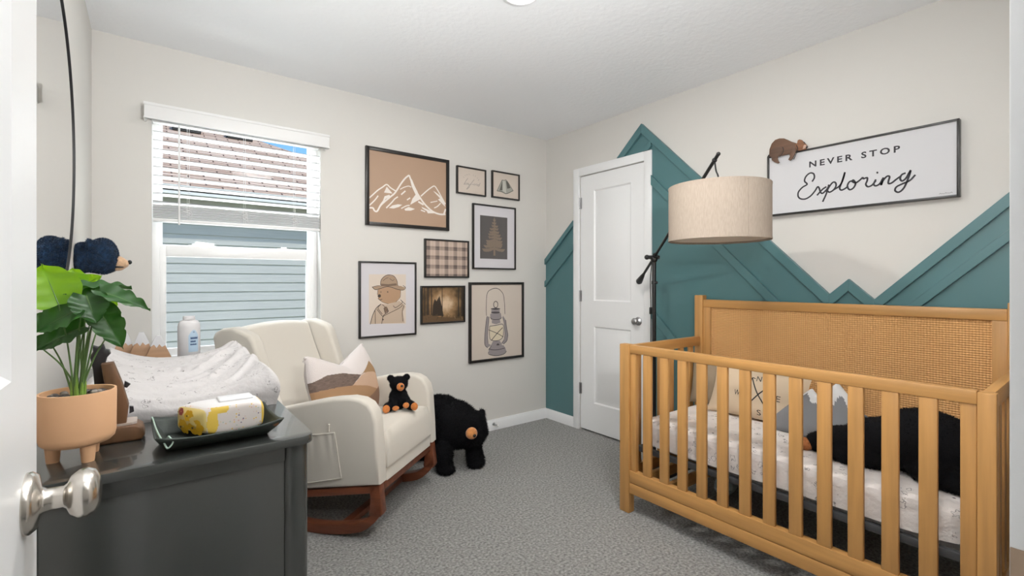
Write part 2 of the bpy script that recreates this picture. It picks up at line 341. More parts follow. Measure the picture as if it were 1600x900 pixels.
# ---------------------------------------------------------------- window
f=MB(); y0,y1=BY+.085,BY+.145
f.box(WX0+.035,WX1-.035,y0,y1,WZ1-.035,WZ1,.002); f.box(WX0+.035,WX1-.035,y0-.01,y1,WZ0,WZ0+.04,.002)
f.box(WX0,WX0+.035,y0,y1,WZ0,WZ1,.003); f.box(WX1-.035,WX1,y0,y1,WZ0,WZ1,.003)
win=struct('window_1',f,VINYL,weld=False)
def sash(name,x0,x1,z0,z1,ya,yb,rail,bot,top=None):
    top=top or rail
    s=MB(); s.box(x0,x0+rail,ya,yb,z0,z1,.003); s.box(x1-rail,x1,ya,yb,z0,z1,.003); s.box(x0+rail,x1-rail,ya+.0004,yb-.0004,z1-top,z1-.0004,.002); s.box(x0+rail,x1-rail,ya+.0004,yb-.0004,z0+.0004,z0+bot,.002)
    o=s.build(name,VINYL,win,weld=False); g=MB(); yc=(ya+yb)/2; g.box(x0+rail,x1-rail,yc-.002,yc+.002,z0+bot,z1-top); g.build('pane',glass('window glass '+name,(.97,.99,.99)),o); return o
sash('upper_sash',WX0+.03,WX1-.03,1.37,WZ1-.03,BY+.117,BY+.142,.018,.03)
lo=sash('lower_sash',WX0+.03,WX1-.03,WZ0+.035,1.395,BY+.088,BY+.115,.034,.045,.062)
for x in (.20,.66):
    s=MB(); s.box(x-.03,x+.03,BY+.092,BY+.112,1.394,1.402,.002); s.box(x-.012,x+.02,BY+.095,BY+.107,1.402,1.410,.002); s.build('sash_lock',VINYL,win)
f=MB(); f.box(WX0-.02,WX1+.02,BY-.02,BY+.086,WZ0-.02,WZ0,.003); f.build('window_sill',VINYL,win)
# outside: neighbouring house
HOX,HOY=1.0,8.0
nh=thing('neighbour_house','pale blue lap sided house with brown shingle roof outside the window','house',(HOX,HOY,-.3))
SID=M('pale blue siding',(.49,.485,.455),.7,var=((3,3,40),.04)); 
s=MB(); ex=.135; z=-.3; k=0
while z<2.5:
    zt=min(z+ex,2.52); s.add([(-9,HOY-.020,z),(7,HOY-.020,z),(7,HOY-.004,zt),(-9,HOY-.004,zt),(-9,HOY,z),(7,HOY,z)],[(0,1,2,3),(0,1,5,4)]); z+=ex
s.box(-9,7,HOY,HOY+.1,-.3,2.6); s.build('siding',SID,nh,recalc=False,weld=False,smooth=0)
EAVE=M('white fascia',(.78,.75,.70),.6)
s=MB(); s.box(-9.5,7.5,HOY-.42,HOY-.40,2.35,2.47); s.build('fascia',EAVE,nh)
s=MB(); s.box(-9.5,7.5,HOY-.40,HOY+.05,2.37,2.385); s.build('soffit',M('grey soffit',(.42,.45,.43),.7),nh)
def shingle():
    m=M('brown shingles',(.36,.22,.16),.9); n=m.node_tree.nodes; L=m.node_tree.links; b=n['Principled BSDF']; tc=n.new('ShaderNodeTexCoord')
    br=n.new('ShaderNodeTexBrick'); br.inputs['Scale'].default_value=1; br.inputs['Color1'].default_value=(.82,.61,.46,1); br.inputs['Color2'].default_value=(.56,.37,.26,1); br.inputs['Mortar'].default_value=(.17,.10,.07,1)
    br.inputs['Brick Width'].default_value=.38; br.inputs['Row Height'].default_value=.10; br.inputs['Mortar Size'].default_value=.012
    L.new(tc.outputs['UV'],br.inputs['Vector']); L.new(br.outputs['Color'],b.inputs['Base Color']); return m
# roof plane z = 2.45 + .5*(y-7.58); hip edge falls to the right
ry=lambda y:2.45+.5*(y-(HOY-.42)); e0=HOY-.42
RP=[(-9.5,e0),(5.1,e0),(1.85,10.85),(.9,11.65),(-9.5,11.65)]
s=MB(); s.add([(x,y,ry(y)) for x,y in RP]+[(x,y,ry(y)-.06) for x,y in RP],[(0,1,2,3,4),(5,6,7,8,9)]+[(i,(i+1)%5,5+(i+1)%5,5+i) for i in range(5)])
s.add([(5.1,e0,ry(e0)),(5.1,15.5,ry(e0)),(.9,11.65,ry(11.65))],[(0,1,2)])
ro=s.build('roof',shingle(),nh,smooth=0); uv=ro.data.uv_layers.new(name='uv')
for lp in ro.data.loops:
    co=ro.data.vertices[lp.vertex_index].co; uv.data[lp.index].uv=(co.x,co.y*1.118)
VENT=M('dark roof vent',(.05,.045,.04),.7)
for x,y in ((.55,10.7),(1.42,10.75)): s=MB(); s.box(x-.22,x+.22,y-.1,y+.12,ry(y)-.03,ry(y)+.12,.01); s.build('roof_vent',VENT,nh)
f=MB(); f.box(-14,16,BY+.3,18,-.45,-.30); struct('ground',f,M('lawn',(.12,.18,.06),.95,var=(8,.4)))
# ---------------------------------------------------------------- window blind
bl=thing('window_blind','white slatted blind pulled halfway up over the window','blind',(.433,BY+.03,2.03))
BLW=M('white blind slats',(.80,.80,.80),.4)
f=MB(); f.box(-.024,.891,BY-.075,BY-.060,2.028,2.112,.004); f.box(-.024,-.012,BY-.07,BY-.0005,2.028,2.112,.003); f.box(.879,.891,BY-.07,BY-.0005,2.028,2.112,.003)
f.box(-.026,.893,BY-.079,BY-.058,2.096,2.112,.004); f.box(-.026,.893,BY-.079,BY-.058,2.028,2.036,.003); f.build('valance',BLW,bl,weld=False)
f=MB(); f.box(.013,.853,BY-.002,BY+.045,2.036,2.064,.003); f.build('headrail',BLW,bl)
ym=BY+.022
for i,z in enumerate((1.984,1.938,1.892,1.846,1.799,1.753,1.706,1.660,1.618)):
    f=MB(); t=R(-9)
    f.grid(lambda u,v:(.013+.84*u,ym+(v-.5)*.05*math.cos(t),z+(v-.5)*.05*math.sin(t)+.0022*(1-(2*v-1)**2)),1,6)
    f.grid(lambda u,v:(.013+.84*u,ym+(v-.5)*.05*math.cos(t),z-.0026+(v-.5)*.05*math.sin(t)+.0022*(1-(2*v-1)**2)),1,6)
    f.build('slat',BLW,bl,recalc=False)
for i in range(9):
    z=1.600-.0078*i; f=MB(); f.box(.013,.853,ym-.025-.003*(i%2),ym+.025,z-.0014,z+.0014); f.build('slat',BLW,bl)
f=MB(); f.box(.013,.853,ym-.026,ym+.026,1.514,1.531,.004); f.build('bottom_rail',BLW,bl)
for x in (.165,.433,.70):
    f=MB(); f.tube([(x-.004,ym-.026,2.036),(x-.004,ym-.028,1.53)],.0011,5); f.tube([(x+.005,ym-.026,2.036),(x+.005,ym-.028,1.53)],.0011,5)
    for k in range(5): f.tube(catmull([(x-.02+.01*rng.random(),ym-.029,1.61-.012*k),(x+.012,ym-.034,1.60-.013*k),(x+.022*rng.random(),ym-.030,1.585-.014*k)],5),.0013,5)
    f.build('ladder_cord',BLW,bl)
f=MB(); f.tube([(.125,BY-.012,2.03),(.125,BY-.014,1.50)],.0048,8); f.tube([(.125,BY-.012,2.03),(.125,BY+.0,2.045)],.002,6); f.build('tilt_wand',BLW,bl)
# ceiling light, door stop
cl=thing('ceiling_light','round white flush ceiling light at the top of the picture','light',(1.262,1.575,CH))
f=MB(); f.lathe([(.075,0),(.088,0),(.088,-.006),(.080,-.014),(.072,-.014),(.070,-.010)],(1.262,1.575,CH),None,48); f.build('trim_ring',WHITE,cl)
f=MB(); f.lathe([(.072,-.010),(.04,-.012),(0,-.0125)],(1.262,1.575,CH),None,48); f.build('diffuser',M('lit diffuser',(.9,.9,.9),.5,emit=((1,.97,.93),3.0)),cl)
lamp('ceiling_light_lamp','AREA',(1.262,1.575,CH-.02),(0,0,0),CEIL_W,(1,.95,.88),shape='DISK',size=.15)
ds=thing('door_stop','small spring door stop on the back baseboard beside the bear','door stop',(2.19,BY-.014,.05))
f=MB(); h=[]; 
for i in range(70):
    a=i*.9; t=i/69; h.append((2.19+.005*math.cos(a)+.0*t,BY-.016-.055*t,.052+.005*math.sin(a)))
f.tube(h,.0014,5); f.lathe([(0,0),(.011,0),(.011,.004),(0,.004)],(2.19,BY-.0135,.052),Matrix.Rotation(R(90),3,'X'),16); f.build('spring',STEEL,ds)
f=MB(); f.ell((2.19,BY-.075,.052),(.008,.008,.008)); f.build('rubber_tip',VINYL,ds)
# ---------------------------------------------------------------- crib
crib=thing('crib','oak coloured baby crib with woven panel back and vertical slats','crib',(2.33,.92,0))
cx0,cx1=1.955,2.000; L0,L1=.224,1.613; bx0,bx1=2.662,2.712
b4=.004
for nm,x0,x1,y0,y1,zt in (('front_post',cx0,cx1,1.553,L1,.871),('front_post',cx0,cx1,L0,.266,.866),('back_post',bx0,bx1,1.560,L1,1.113),('back_post',bx0,bx1,L0,.276,1.113)):
    f=MB(); f.box(x0,x1,y0,y1,0,zt,b4); f.build(nm,OAKZ,crib)
f=MB(); f.box(cx0+.004,cx1-.004,.266,1.553,.827,.869,b4); f.build('front_top_rail',OAKY,crib)
f=MB(); f.box(cx0+.004,cx1-.006,.266,1.553,.162,.222,.003); f.build('front_bottom_rail',OAKY,crib)
f=MB(); f.box(cx0+.004,cx1-.006,.266,1.553,.105,.1595,.003); f.build('front_base_board',OAKY,crib)
for y0,y1 in ((1.517,1.5515),(.2675,.304)):
    f=MB(); f.box(cx0+.010,cx1-.008,y0,y1,.222,.827,.002); f.build('front_stile',OAKZ,crib)
slat=MB(); slat.box(-.009,.009,-.0235,.0235,.2215,.8275,.0035)
for i in range(12):
    y=1.4480-.0972*i; f=MB(); f.add([(v[0]+1.9705,v[1]+y,v[2]) for v in slat.v],slat.f); f.build('slat',OAKZ,crib)
for yc in (1.588,.248):
    f=MB(); f.box(cx1,bx0,yc-.014,yc+.014,.808,.862,.003); f.build('side_top_rail',OAKX,crib)
    f=MB(); f.box(cx1,bx0,yc-.012,yc+.012,.165,.225,.003); f.build('side_bottom_rail',OAKX,crib)
    for k in range(6):
        x=2.075+.1005*k; f=MB(); f.box(x-.021,x+.021,yc-.008,yc+.008,.2245,.8085,.003); f.build('side_slat',OAKZ,crib)
f=MB(); f.box(bx0+.006,bx1-.004,.276,1.560,1.040,1.087,b4); f.build('back_top_rail',OAKY,crib)
for y0,y1 in ((1.513,1.560),(.276,.320)):
    f=MB(); f.box(bx0+.008,bx1-.006,y0,y1,.23,1.040,.002); f.build('back_stile',OAKZ,crib)
f=MB(); f.box(bx0+.006,bx1-.006,.276,1.560,.17,.235,.003); f.build('back_bottom_rail',OAKY,crib)
def weave():
    m=M('woven cane',(.56,.29,.11),.55); n=m.node_tree.nodes; L=m.node_tree.links; b=n['Principled BSDF']; tc=n.new('ShaderNodeTexCoord')
    sp=n.new('ShaderNodeSeparateXYZ'); L.new(tc.outputs['Object'],sp.inputs[0])
    def mth(op,a,bv=None):
        q=n.new('ShaderNodeMath'); q.operation=op
        for i,x in enumerate((a,bv)):
            if x is None: continue
            if isinstance(x,(int,float)): q.inputs[i].default_value=x
            else: L.new(x,q.inputs[i])
        return q.outputs[0]
    k=2*PI/.0102
    sy=mth('SINE',mth('MULTIPLY',sp.outputs[1],k)); sz=mth('SINE',mth('MULTIPLY',sp.outputs[2],k*1.05)); h=mth('MULTIPLY',mth('ADD',sy,sz),.5)
    bp=n.new('ShaderNodeBump'); bp.inputs['Strength'].default_value=1; bp.inputs['Distance'].default_value=.0024; L.new(h,bp.inputs['Height']); L.new(bp.outputs[0],b.inputs['Normal'])
    cr=n.new('ShaderNodeValToRGB'); cr.color_ramp.elements[0].color=(.60,.31,.11,1); cr.color_ramp.elements[1].color=(.80,.46,.19,1)
    L.new(mth('ADD',mth('MULTIPLY',h,.5),.5),cr.inputs[0]); L.new(cr.outputs[0],b.inputs['Base Color']); return m
f=MB(); f.box(bx0+.018,bx1-.012,.318,1.515,.233,1.042); f.build('woven_panel',weave(),crib)
IRON=M('dark grey metal',(.06,.062,.066),.45)
f=MB(); f.box(2.004,2.030,.275,1.545,.318,.345,.003); f.box(2.632,2.658,.275,1.545,.318,.345,.003)
for y in (.285,.6,.9,1.2,1.535): f.box(2.03,2.632,y-.012,y+.012,.322,.340,.002)
f.build('mattress_frame',IRON,crib,weld=False)
f=MB()
for y in (1.50,1.36): f.box(2.004,2.655,y-.012,y+.012,.150,.205,.003)
f.build('cross_bar',OAKX,crib,weld=False)
f=MB(); f.box(2.001,2.66,1.557,1.575,.085,.128,.002); f.build('end_bar',IRON,crib)
# mattress with printed sheet
SHEET=spots('printed crib sheet',(.76,.72,.70),(.03,.03,.04),26,.17,.85,.45,bump=(14,.8,.02,4),ring=(24,.26,.035))
mt=MB()
def matt(u,v):
    a=2*PI*u; c,s_=math.cos(a),math.sin(a); e=.16
    x=math.copysign(abs(c)**e,c); y=math.copysign(abs(s_)**e,s_)
    prof=[(.0,.0),(.9,.0),(1.0,.018),(1.0,.065),(1.0,.11),(.985,.126),(.93,.134),(.6,.137),(0,.138)]
    q=v*(len(prof)-1); i=min(int(q),len(prof)-2); t=q-i; r=prof[i][0]*(1-t)+prof[i+1][0]*t; z=prof[i][1]*(1-t)+prof[i+1][1]*t
    p=Vector((2.335+.325*r*x,.918+.625*r*y,.345+z)); k=.006*mnoise.noise(p*9)+.004*mnoise.noise(Vector((p.x*6,p.y*30,p.z*14)))
    return (p.x+(k if r>.9 else 0)*-1,p.y,p.z+(k if z>.1 else 0))
mt.grid(matt,160,24)
tag(mt.build('crib_mattress',SHEET,orig=(2.335,.918,.345)),'white mattress in a printed sheet lying inside the crib','mattress')
# ---------------------------------------------------------------- cushions
def pillow(w,h,T,n=28,warp=None,edge=.55):
    """front and back of a stuffed cover in its own frame: x across, z up, y thickness; base at z=0"""
    def pt(u,v,sgn):
        a,b=2*u-1,2*v-1; t=T*((1-abs(a)**2.4)*(1-abs(b)**2.4))**edge
        pin=1-.07*(1-abs(a)**2)*abs(b)**3; pin2=1-.07*(1-abs(b)**2)*abs(a)**3
        x=a*w/2*pin2; z=h/2+b*h/2*pin
        if warp: x,z,t=warp(u,v,x,z,t)
        wr=.006*mnoise.noise(Vector((x*11,z*11,sgn*3.1)))*(t/T if T else 0)
        return Vector((x,sgn*(t+wr),z))
    return pt
def pillow_mb(pt,M4,n=28,mi=0,mib=None):
    f=MB(); f.grid(lambda u,v:M4@pt(u,v,-1),n,n,mi); f.grid(lambda u,v:M4@pt(u,v,1),n,n,mi if mib is None else mib); return f
def frame4(loc,rz,tilt,roll=0): return Matrix.Translation(loc)@Matrix.Rotation(rz,4,'Z')@Matrix.Rotation(tilt,4,'X')@Matrix.Rotation(roll,4,'Y')
CANV=M('cream canvas',(.62,.50,.36),.9,bump=(700,.2,.0006),sheen=.1); INK=M('black ink',(.012,.012,.014),.7)
BZ=.484
# compass pillow (faces -x): local x runs along -y
Mc=frame4((2.455,1.165,BZ),R(-90),R(-22)); cp=thing('compass_pillow','cream lumbar pillow with crossed arrows and compass letters inside the crib','pillow',(2.455,1.165,BZ))
ptc=pillow(.50,.285,.060); fc=pillow_mb(ptc,Mc,30); fc.build('cover',CANV,cp,smooth=60)
def onfront(pt,M4,a,b,w,h,off=.0012):
    u=a/w+.5; v=b/h; p=pt(u,v,-1); p.y-=off; return M4@p
fn=lambda a,b,l:onfront(ptc,Mc,a,b,.50,.285)
fs=lambda a,b,l:onfront(ptc,Mc,a+.036,b-.018,.50,.285)
f=MB()
for ch,a,b,w in (('N',.014,.192,.024),('S',.036,.022,.020),('W',-.088,.104,.030),('E',.120,.108,.020)): put_text(f,ch,a,b,w,.028,fn,0)
for p in ([(-.045,.225),(-.028,.19),(0,.142),(.035,.095),(.055,.065)],[(.06,.215),(.03,.175),(0,.142),(-.03,.105),(-.055,.07)]): f.ribbon(p,.006,fs,0,n=6)
for sx,bx in ((1,.055),(-1,-.055)):
    for k in range(3):
        a0=bx-sx*.010*k; b0=.066+.011*k
        f.ribbon([(a0,b0),(a0+sx*.020,b0+.002)],.0035,fs,0,n=4); f.ribbon([(a0,b0),(a0-sx*.001,b0-.022)],.0035,fs,0,n=4)
f.ribbon([(-.047,.205),(-.045,.226),(-.028,.222)],.004,fs,0,n=3); f.ribbon([(.062,.195),(.061,.216),(.045,.214)],.004,fs,0,n=3)
f.build('compass_print',INK,cp,smooth=0,recalc=False)
# tan pillow in the corner
Mt=frame4((2.555,1.47,BZ),R(-80),R(-14)); tp=thing('tan_pillow','plain taupe square pillow in the left corner of the crib','pillow',(2.555,1.47,BZ))
pillow_mb(pillow(.20,.27,.045),Mt,26).build('cover',M('taupe cloth',(.27,.215,.15),.9,bump=(600,.2,.0006)),tp,smooth=60)
# mountain shaped pillow
Mm=frame4((2.380,.835,BZ),R(-90),R(-14)); mp_=thing('mountain_pillow','grey pillow shaped like snow capped mountains inside the crib','pillow',(2.38,.815,BZ))
GREYF=M('grey cloth',(.20,.205,.22),.9,bump=(500,.2,.0006)); WHTF=M('white cloth',(.66,.66,.66),.9,bump=(300,.2,.0006))
def peaks(x):
    return max(.225-1.05*abs(x+.045),.27-1.15*abs(x-.055),.15-.9*abs(x-.165),.012)
def mtn(u,v,sgn):
    x=-.20+.42*u; H=peaks(x); z=H*v; t=.042*((1-abs(2*u-1)**3)*(1-abs(2*v-1)**3))**.5*min(1,H/.12)
    return Vector((x,sgn*t,z))
def capm(u,v):
    x=-.20+.42*u; z=peaks(x)*v
    return 1 if z>.185+.022*math.sin(x*90)+.012*math.sin(x*37) or (abs(x-.012)<.05 and z>.150+.3*abs(x-.012)) else 0
f=MB(); f.grid(lambda u,v:Mm@mtn(u,v,-1),64,34,capm); f.grid(lambda u,v:Mm@mtn(u,v,1),64,34,capm); f.build('cover',[GREYF,WHTF],mp_,smooth=60)
# black bear lying on the mattress
bb=thing('plush_bear','large black plush bear lying on its belly in the crib','stuffed toy',(2.30,.55,BZ))
DYB=-.040
BI=[((2.30,.49,.590),(.135,.165,.128)),((2.30,.42,.570),(.13,.115,.105)),((2.29,.62,.565),(.115,.13,.09)),((2.25,.74,.540),(.085,.09,.062)),((2.235,.80,.522),(.060,.07,.046)),
   ((2.18,.66,.512),(.04,.12,.034),Euler((0,0,R(15)))),((2.37,.60,.515),(.045,.10,.034)),((2.17,.42,.518),(.05,.11,.044),Euler((0,0,R(-12)))),((2.43,.42,.518),(.05,.11,.044)),
   ((2.195,.770,.570),(.022,.018,.022)),((2.295,.770,.570),(.022,.018,.022))]
V,Fc,N=blob([((c[0][0],c[0][1]+DYB,c[0][2]),)+tuple(c[1:]) for c in BI],.011,5,.004,.05)
f=MB(); f.add(V,Fc); fur(f,V,Fc,N,14000,.008,.0022); f.build('body',FURB,bb,smooth=180,recalc=False,weld=False)
f=MB(); f.ell((2.205,.862+DYB,.508),(.034,.034,.026)); f.build('muzzle',M('rust plush',(.36,.13,.04),.9,var=(90,.3)),bb,smooth=60)
f=MB(); f.ell((2.200,.893+DYB,.516),(.013,.008,.010)); f.build('nose',PLBLK,bb)
# small crumpled bag below the crib
f=MB()
def bag(u,v):
    a=2*PI*u; b=PI*v; p=Vector((math.cos(a)*math.sin(b)*.07,math.sin(a)*math.sin(b)*.05,.045-.045*math.cos(b)))
    k=1+.35*mnoise.noise(p*28)+.2*mnoise.noise(p*70); return (2.56+p.x*k,1.36+p.y*k,.002+max(0,p.z*k))
f.grid(bag,36,20); tag(f.build('plastic_bag',M('pale blue plastic',(.50,.62,.68),.3,coat=.3),orig=(2.56,1.36,0),smooth=25),'small crumpled pale blue bag on the carpet under the crib','bag')
# ---------------------------------------------------------------- floor lamp
fl_=thing('floor_lamp','black boom arm floor lamp with a beige drum shade over the crib','lamp',(2.55,1.825,0))
J=Vector((2.55,1.825,1.351)); D=Vector((-.414,-.655,.450))
f=MB(); f.lathe([(0,0),(.130,0),(.132,.006),(.128,.016),(.06,.022),(.022,.030),(.014,.05),(0,.05)],(2.55,1.825,0),None,40); f.build('base',BLACKM,fl_)
f=MB(); f.tube([(2.55,1.825,.03),(2.55,1.825,1.33)],.0125,14); f.tube([(2.55,1.825,1.18),(2.55,1.825,1.20)],.017,14); f.tube([(2.55,1.825,1.19),(2.525,1.79,1.19)],.005,8); f.ell((2.522,1.787,1.19),.009); f.build('pole',BLACKM,fl_)
f=MB(); f.ell(J+Vector((0,0,-.01)),(.022,.022,.026)); f.tube([J+Vector((.025,-.02,0)),J+Vector((-.035,.02,0))],.012,12); f.ell(J+Vector((-.042,.024,0)),.016); f.tube([J-D*.03,J+D*.03],.016,12); f.build('joint',BLACKM,fl_)
f=MB(); f.tube([J-D*.28,J+D*1.0],.0085,12); f.ell(J+D,.010); f.build('boom_arm',BLACKM,fl_)
f=MB(); f.tube([J-D*.235,J-D*.26,J-D*.34,J-D*.352],[.010,.0135,.0225,.018],18); f.build('counterweight',BLACKM,fl_)
tip=J+D*.955; SC=Vector((2.136,1.17,1.642))
f=MB(); f.tube(catmull([tip+Vector((0,0,.004)),tip+Vector((.006,-.004,-.05)),SC+Vector((0,0,.045)),SC+Vector((0,0,-.05))],6),.004,8); f.ell(tip,.012); f.tube([SC+Vector((0,0,.0)),SC+Vector((0,0,.022))],.010,12); f.build('shade_hanger',BLACKM,fl_)
SHADE=M('beige linen shade',(.37,.305,.25),.9,bump=((500,500,60),.25,.0006),var=((300,300,40),.10))
f=MB(); r=.2245; f.lathe([(r,-.249),(r,0),(r-.003,0),(r-.003,-.249)],SC,None,72); 
for zz in (0,-.249): f.lathe([(r+.0012,zz-.004),(r+.0012,zz+.004),(r-.004,zz+.004),(r-.004,zz-.004)],SC,None,72)
f.box(SC.x-.0035,SC.x+.0035,SC.y-r-.0015,SC.y-r+.001,SC.z-.249,SC.z,mat=Matrix.Translation(SC)@Matrix.Rotation(R(-29),4,'Z')@Matrix.Translation(-SC))
sh=f.build('shade',SHADE,fl_,smooth=30,weld=False)
f=MB(); f.lathe([(r-.004,-.243),(0,-.243)],SC,None,64); f.build('diffuser',M('pale diffuser',(.75,.70,.64),.8),sh)
f=MB()
for k in range(3):
    a=k*2*PI/3; f.tube([SC+Vector((0,0,-.012)),SC+Vector((math.cos(a)*r,math.sin(a)*r,-.006))],.002,6)
f.build('spider',BLACKM,sh)
f=MB(); f.tube(catmull([(2.562,1.85,1.33),(2.575,1.872,1.2),(2.572,1.866,1.0),(2.575,1.87,.6),(2.58,1.88,.15),(2.62,1.92,.006),(2.7,1.95,.006)],8),.0028,6); f.box(2.564,2.580,1.858,1.874,.985,1.03,.004); f.build('cord',BLACKM,fl_)
# outlines of the drawn pictures, lettering and cut-out, in wall metres
MOUNT=[('s',0,0.007,[(1.1631,1.7542),(1.1888,1.7786),(1.226,1.8154),(1.26,1.8413),(1.2905,1.8633),(1.3175,1.8446),(1.3606,1.8239)]),
('s',0,0.007,[(1.1631,1.7027),(1.2036,1.7442),(1.2298,1.7796)]),
('s',0,0.009,[(1.1631,1.6913),(1.1925,1.6926),(1.2036,1.6757),(1.2223,1.6738),(1.2448,1.7122),(1.2714,1.7404),(1.3175,1.782),(1.3527,1.8155),(1.3963,1.8841),(1.4284,1.9258),(1.4569,1.9508)]),
('s',0,0.01,[(1.4569,1.9508),(1.4774,1.902),(1.498,1.8666),(1.5147,1.838),(1.5398,1.8026),(1.5694,1.7672),(1.6037,1.7358),(1.6471,1.7086),(1.7001,1.6953),(1.7495,1.698)]),
('p',0,0,[(1.2905,1.8487),(1.2714,1.8061),(1.2982,1.8055),(1.3331,1.8059),(1.3098,1.829)]),
('p',0,0,[(1.2752,1.781),(1.3098,1.7958),(1.3175,1.782),(1.2828,1.7635),(1.26,1.7282),(1.22,1.6772),(1.2411,1.7191),(1.2638,1.7505)]),
('p',0,0,[(1.4593,1.9451),(1.4691,1.901),(1.4774,1.8717),(1.5063,1.818),(1.4815,1.7848),(1.465,1.7414),(1.4939,1.7595),(1.5482,1.792),(1.5272,1.8165),(1.523,1.839),(1.498,1.8818),(1.4815,1.9178)]),
('s',0,0.007,[(1.5482,1.8112),(1.5951,1.8551),(1.6296,1.8826),(1.6576,1.8978),(1.6823,1.8733),(1.7179,1.822),(1.7495,1.7737)]),
('p',0,0,[(1.6471,1.8613),(1.6646,1.8555),(1.7045,1.8324),(1.7359,1.7922),(1.7495,1.7538),(1.7135,1.782),(1.6867,1.8029),(1.7045,1.8127)]),
('s',0,0.01,[(1.7513,1.738),(1.7359,1.6968)]),
('s',0,0.006,[(1.709,1.7776),(1.6823,1.7512),(1.6558,1.7369)]),
('s',0,0.005,[(1.6253,1.7745),(1.6823,1.7906)]),
('s',0,0.008,[(1.3963,1.8056),(1.4284,1.8355)]),
('s',0,0.007,[(1.4406,1.7729),(1.465,1.7906)]),
('s',0,0.005,[(1.3883,1.842),(1.4203,1.8609),(1.4528,1.8724),(1.4732,1.8674)]),
('s',0,0.007,[(1.2867,1.7016),(1.3253,1.7422),(1.3488,1.7706),(1.3724,1.788)]),
('p',0,0,[(1.3059,1.7035),(1.3331,1.7245),(1.3724,1.7359),(1.4043,1.7353),(1.3803,1.718),(1.3409,1.7031)]),
('p',0,0,[(1.4203,1.7069),(1.4528,1.725),(1.5022,1.7146),(1.4691,1.7001),(1.4284,1.6964)]),
('s',0,0.006,[(1.3963,1.7084),(1.4365,1.731),(1.4609,1.7372)]),
('s',0,0.01,[(1.5272,1.7706),(1.5694,1.7518)]),
('p',0,0,[(1.5525,1.7347),(1.5951,1.7233),(1.6296,1.711),(1.6823,1.7),(1.6037,1.6931),(1.5951,1.7078),(1.5609,1.724)]),
('s',0,0.006,[(1.5482,1.7112),(1.5822,1.7028)])]
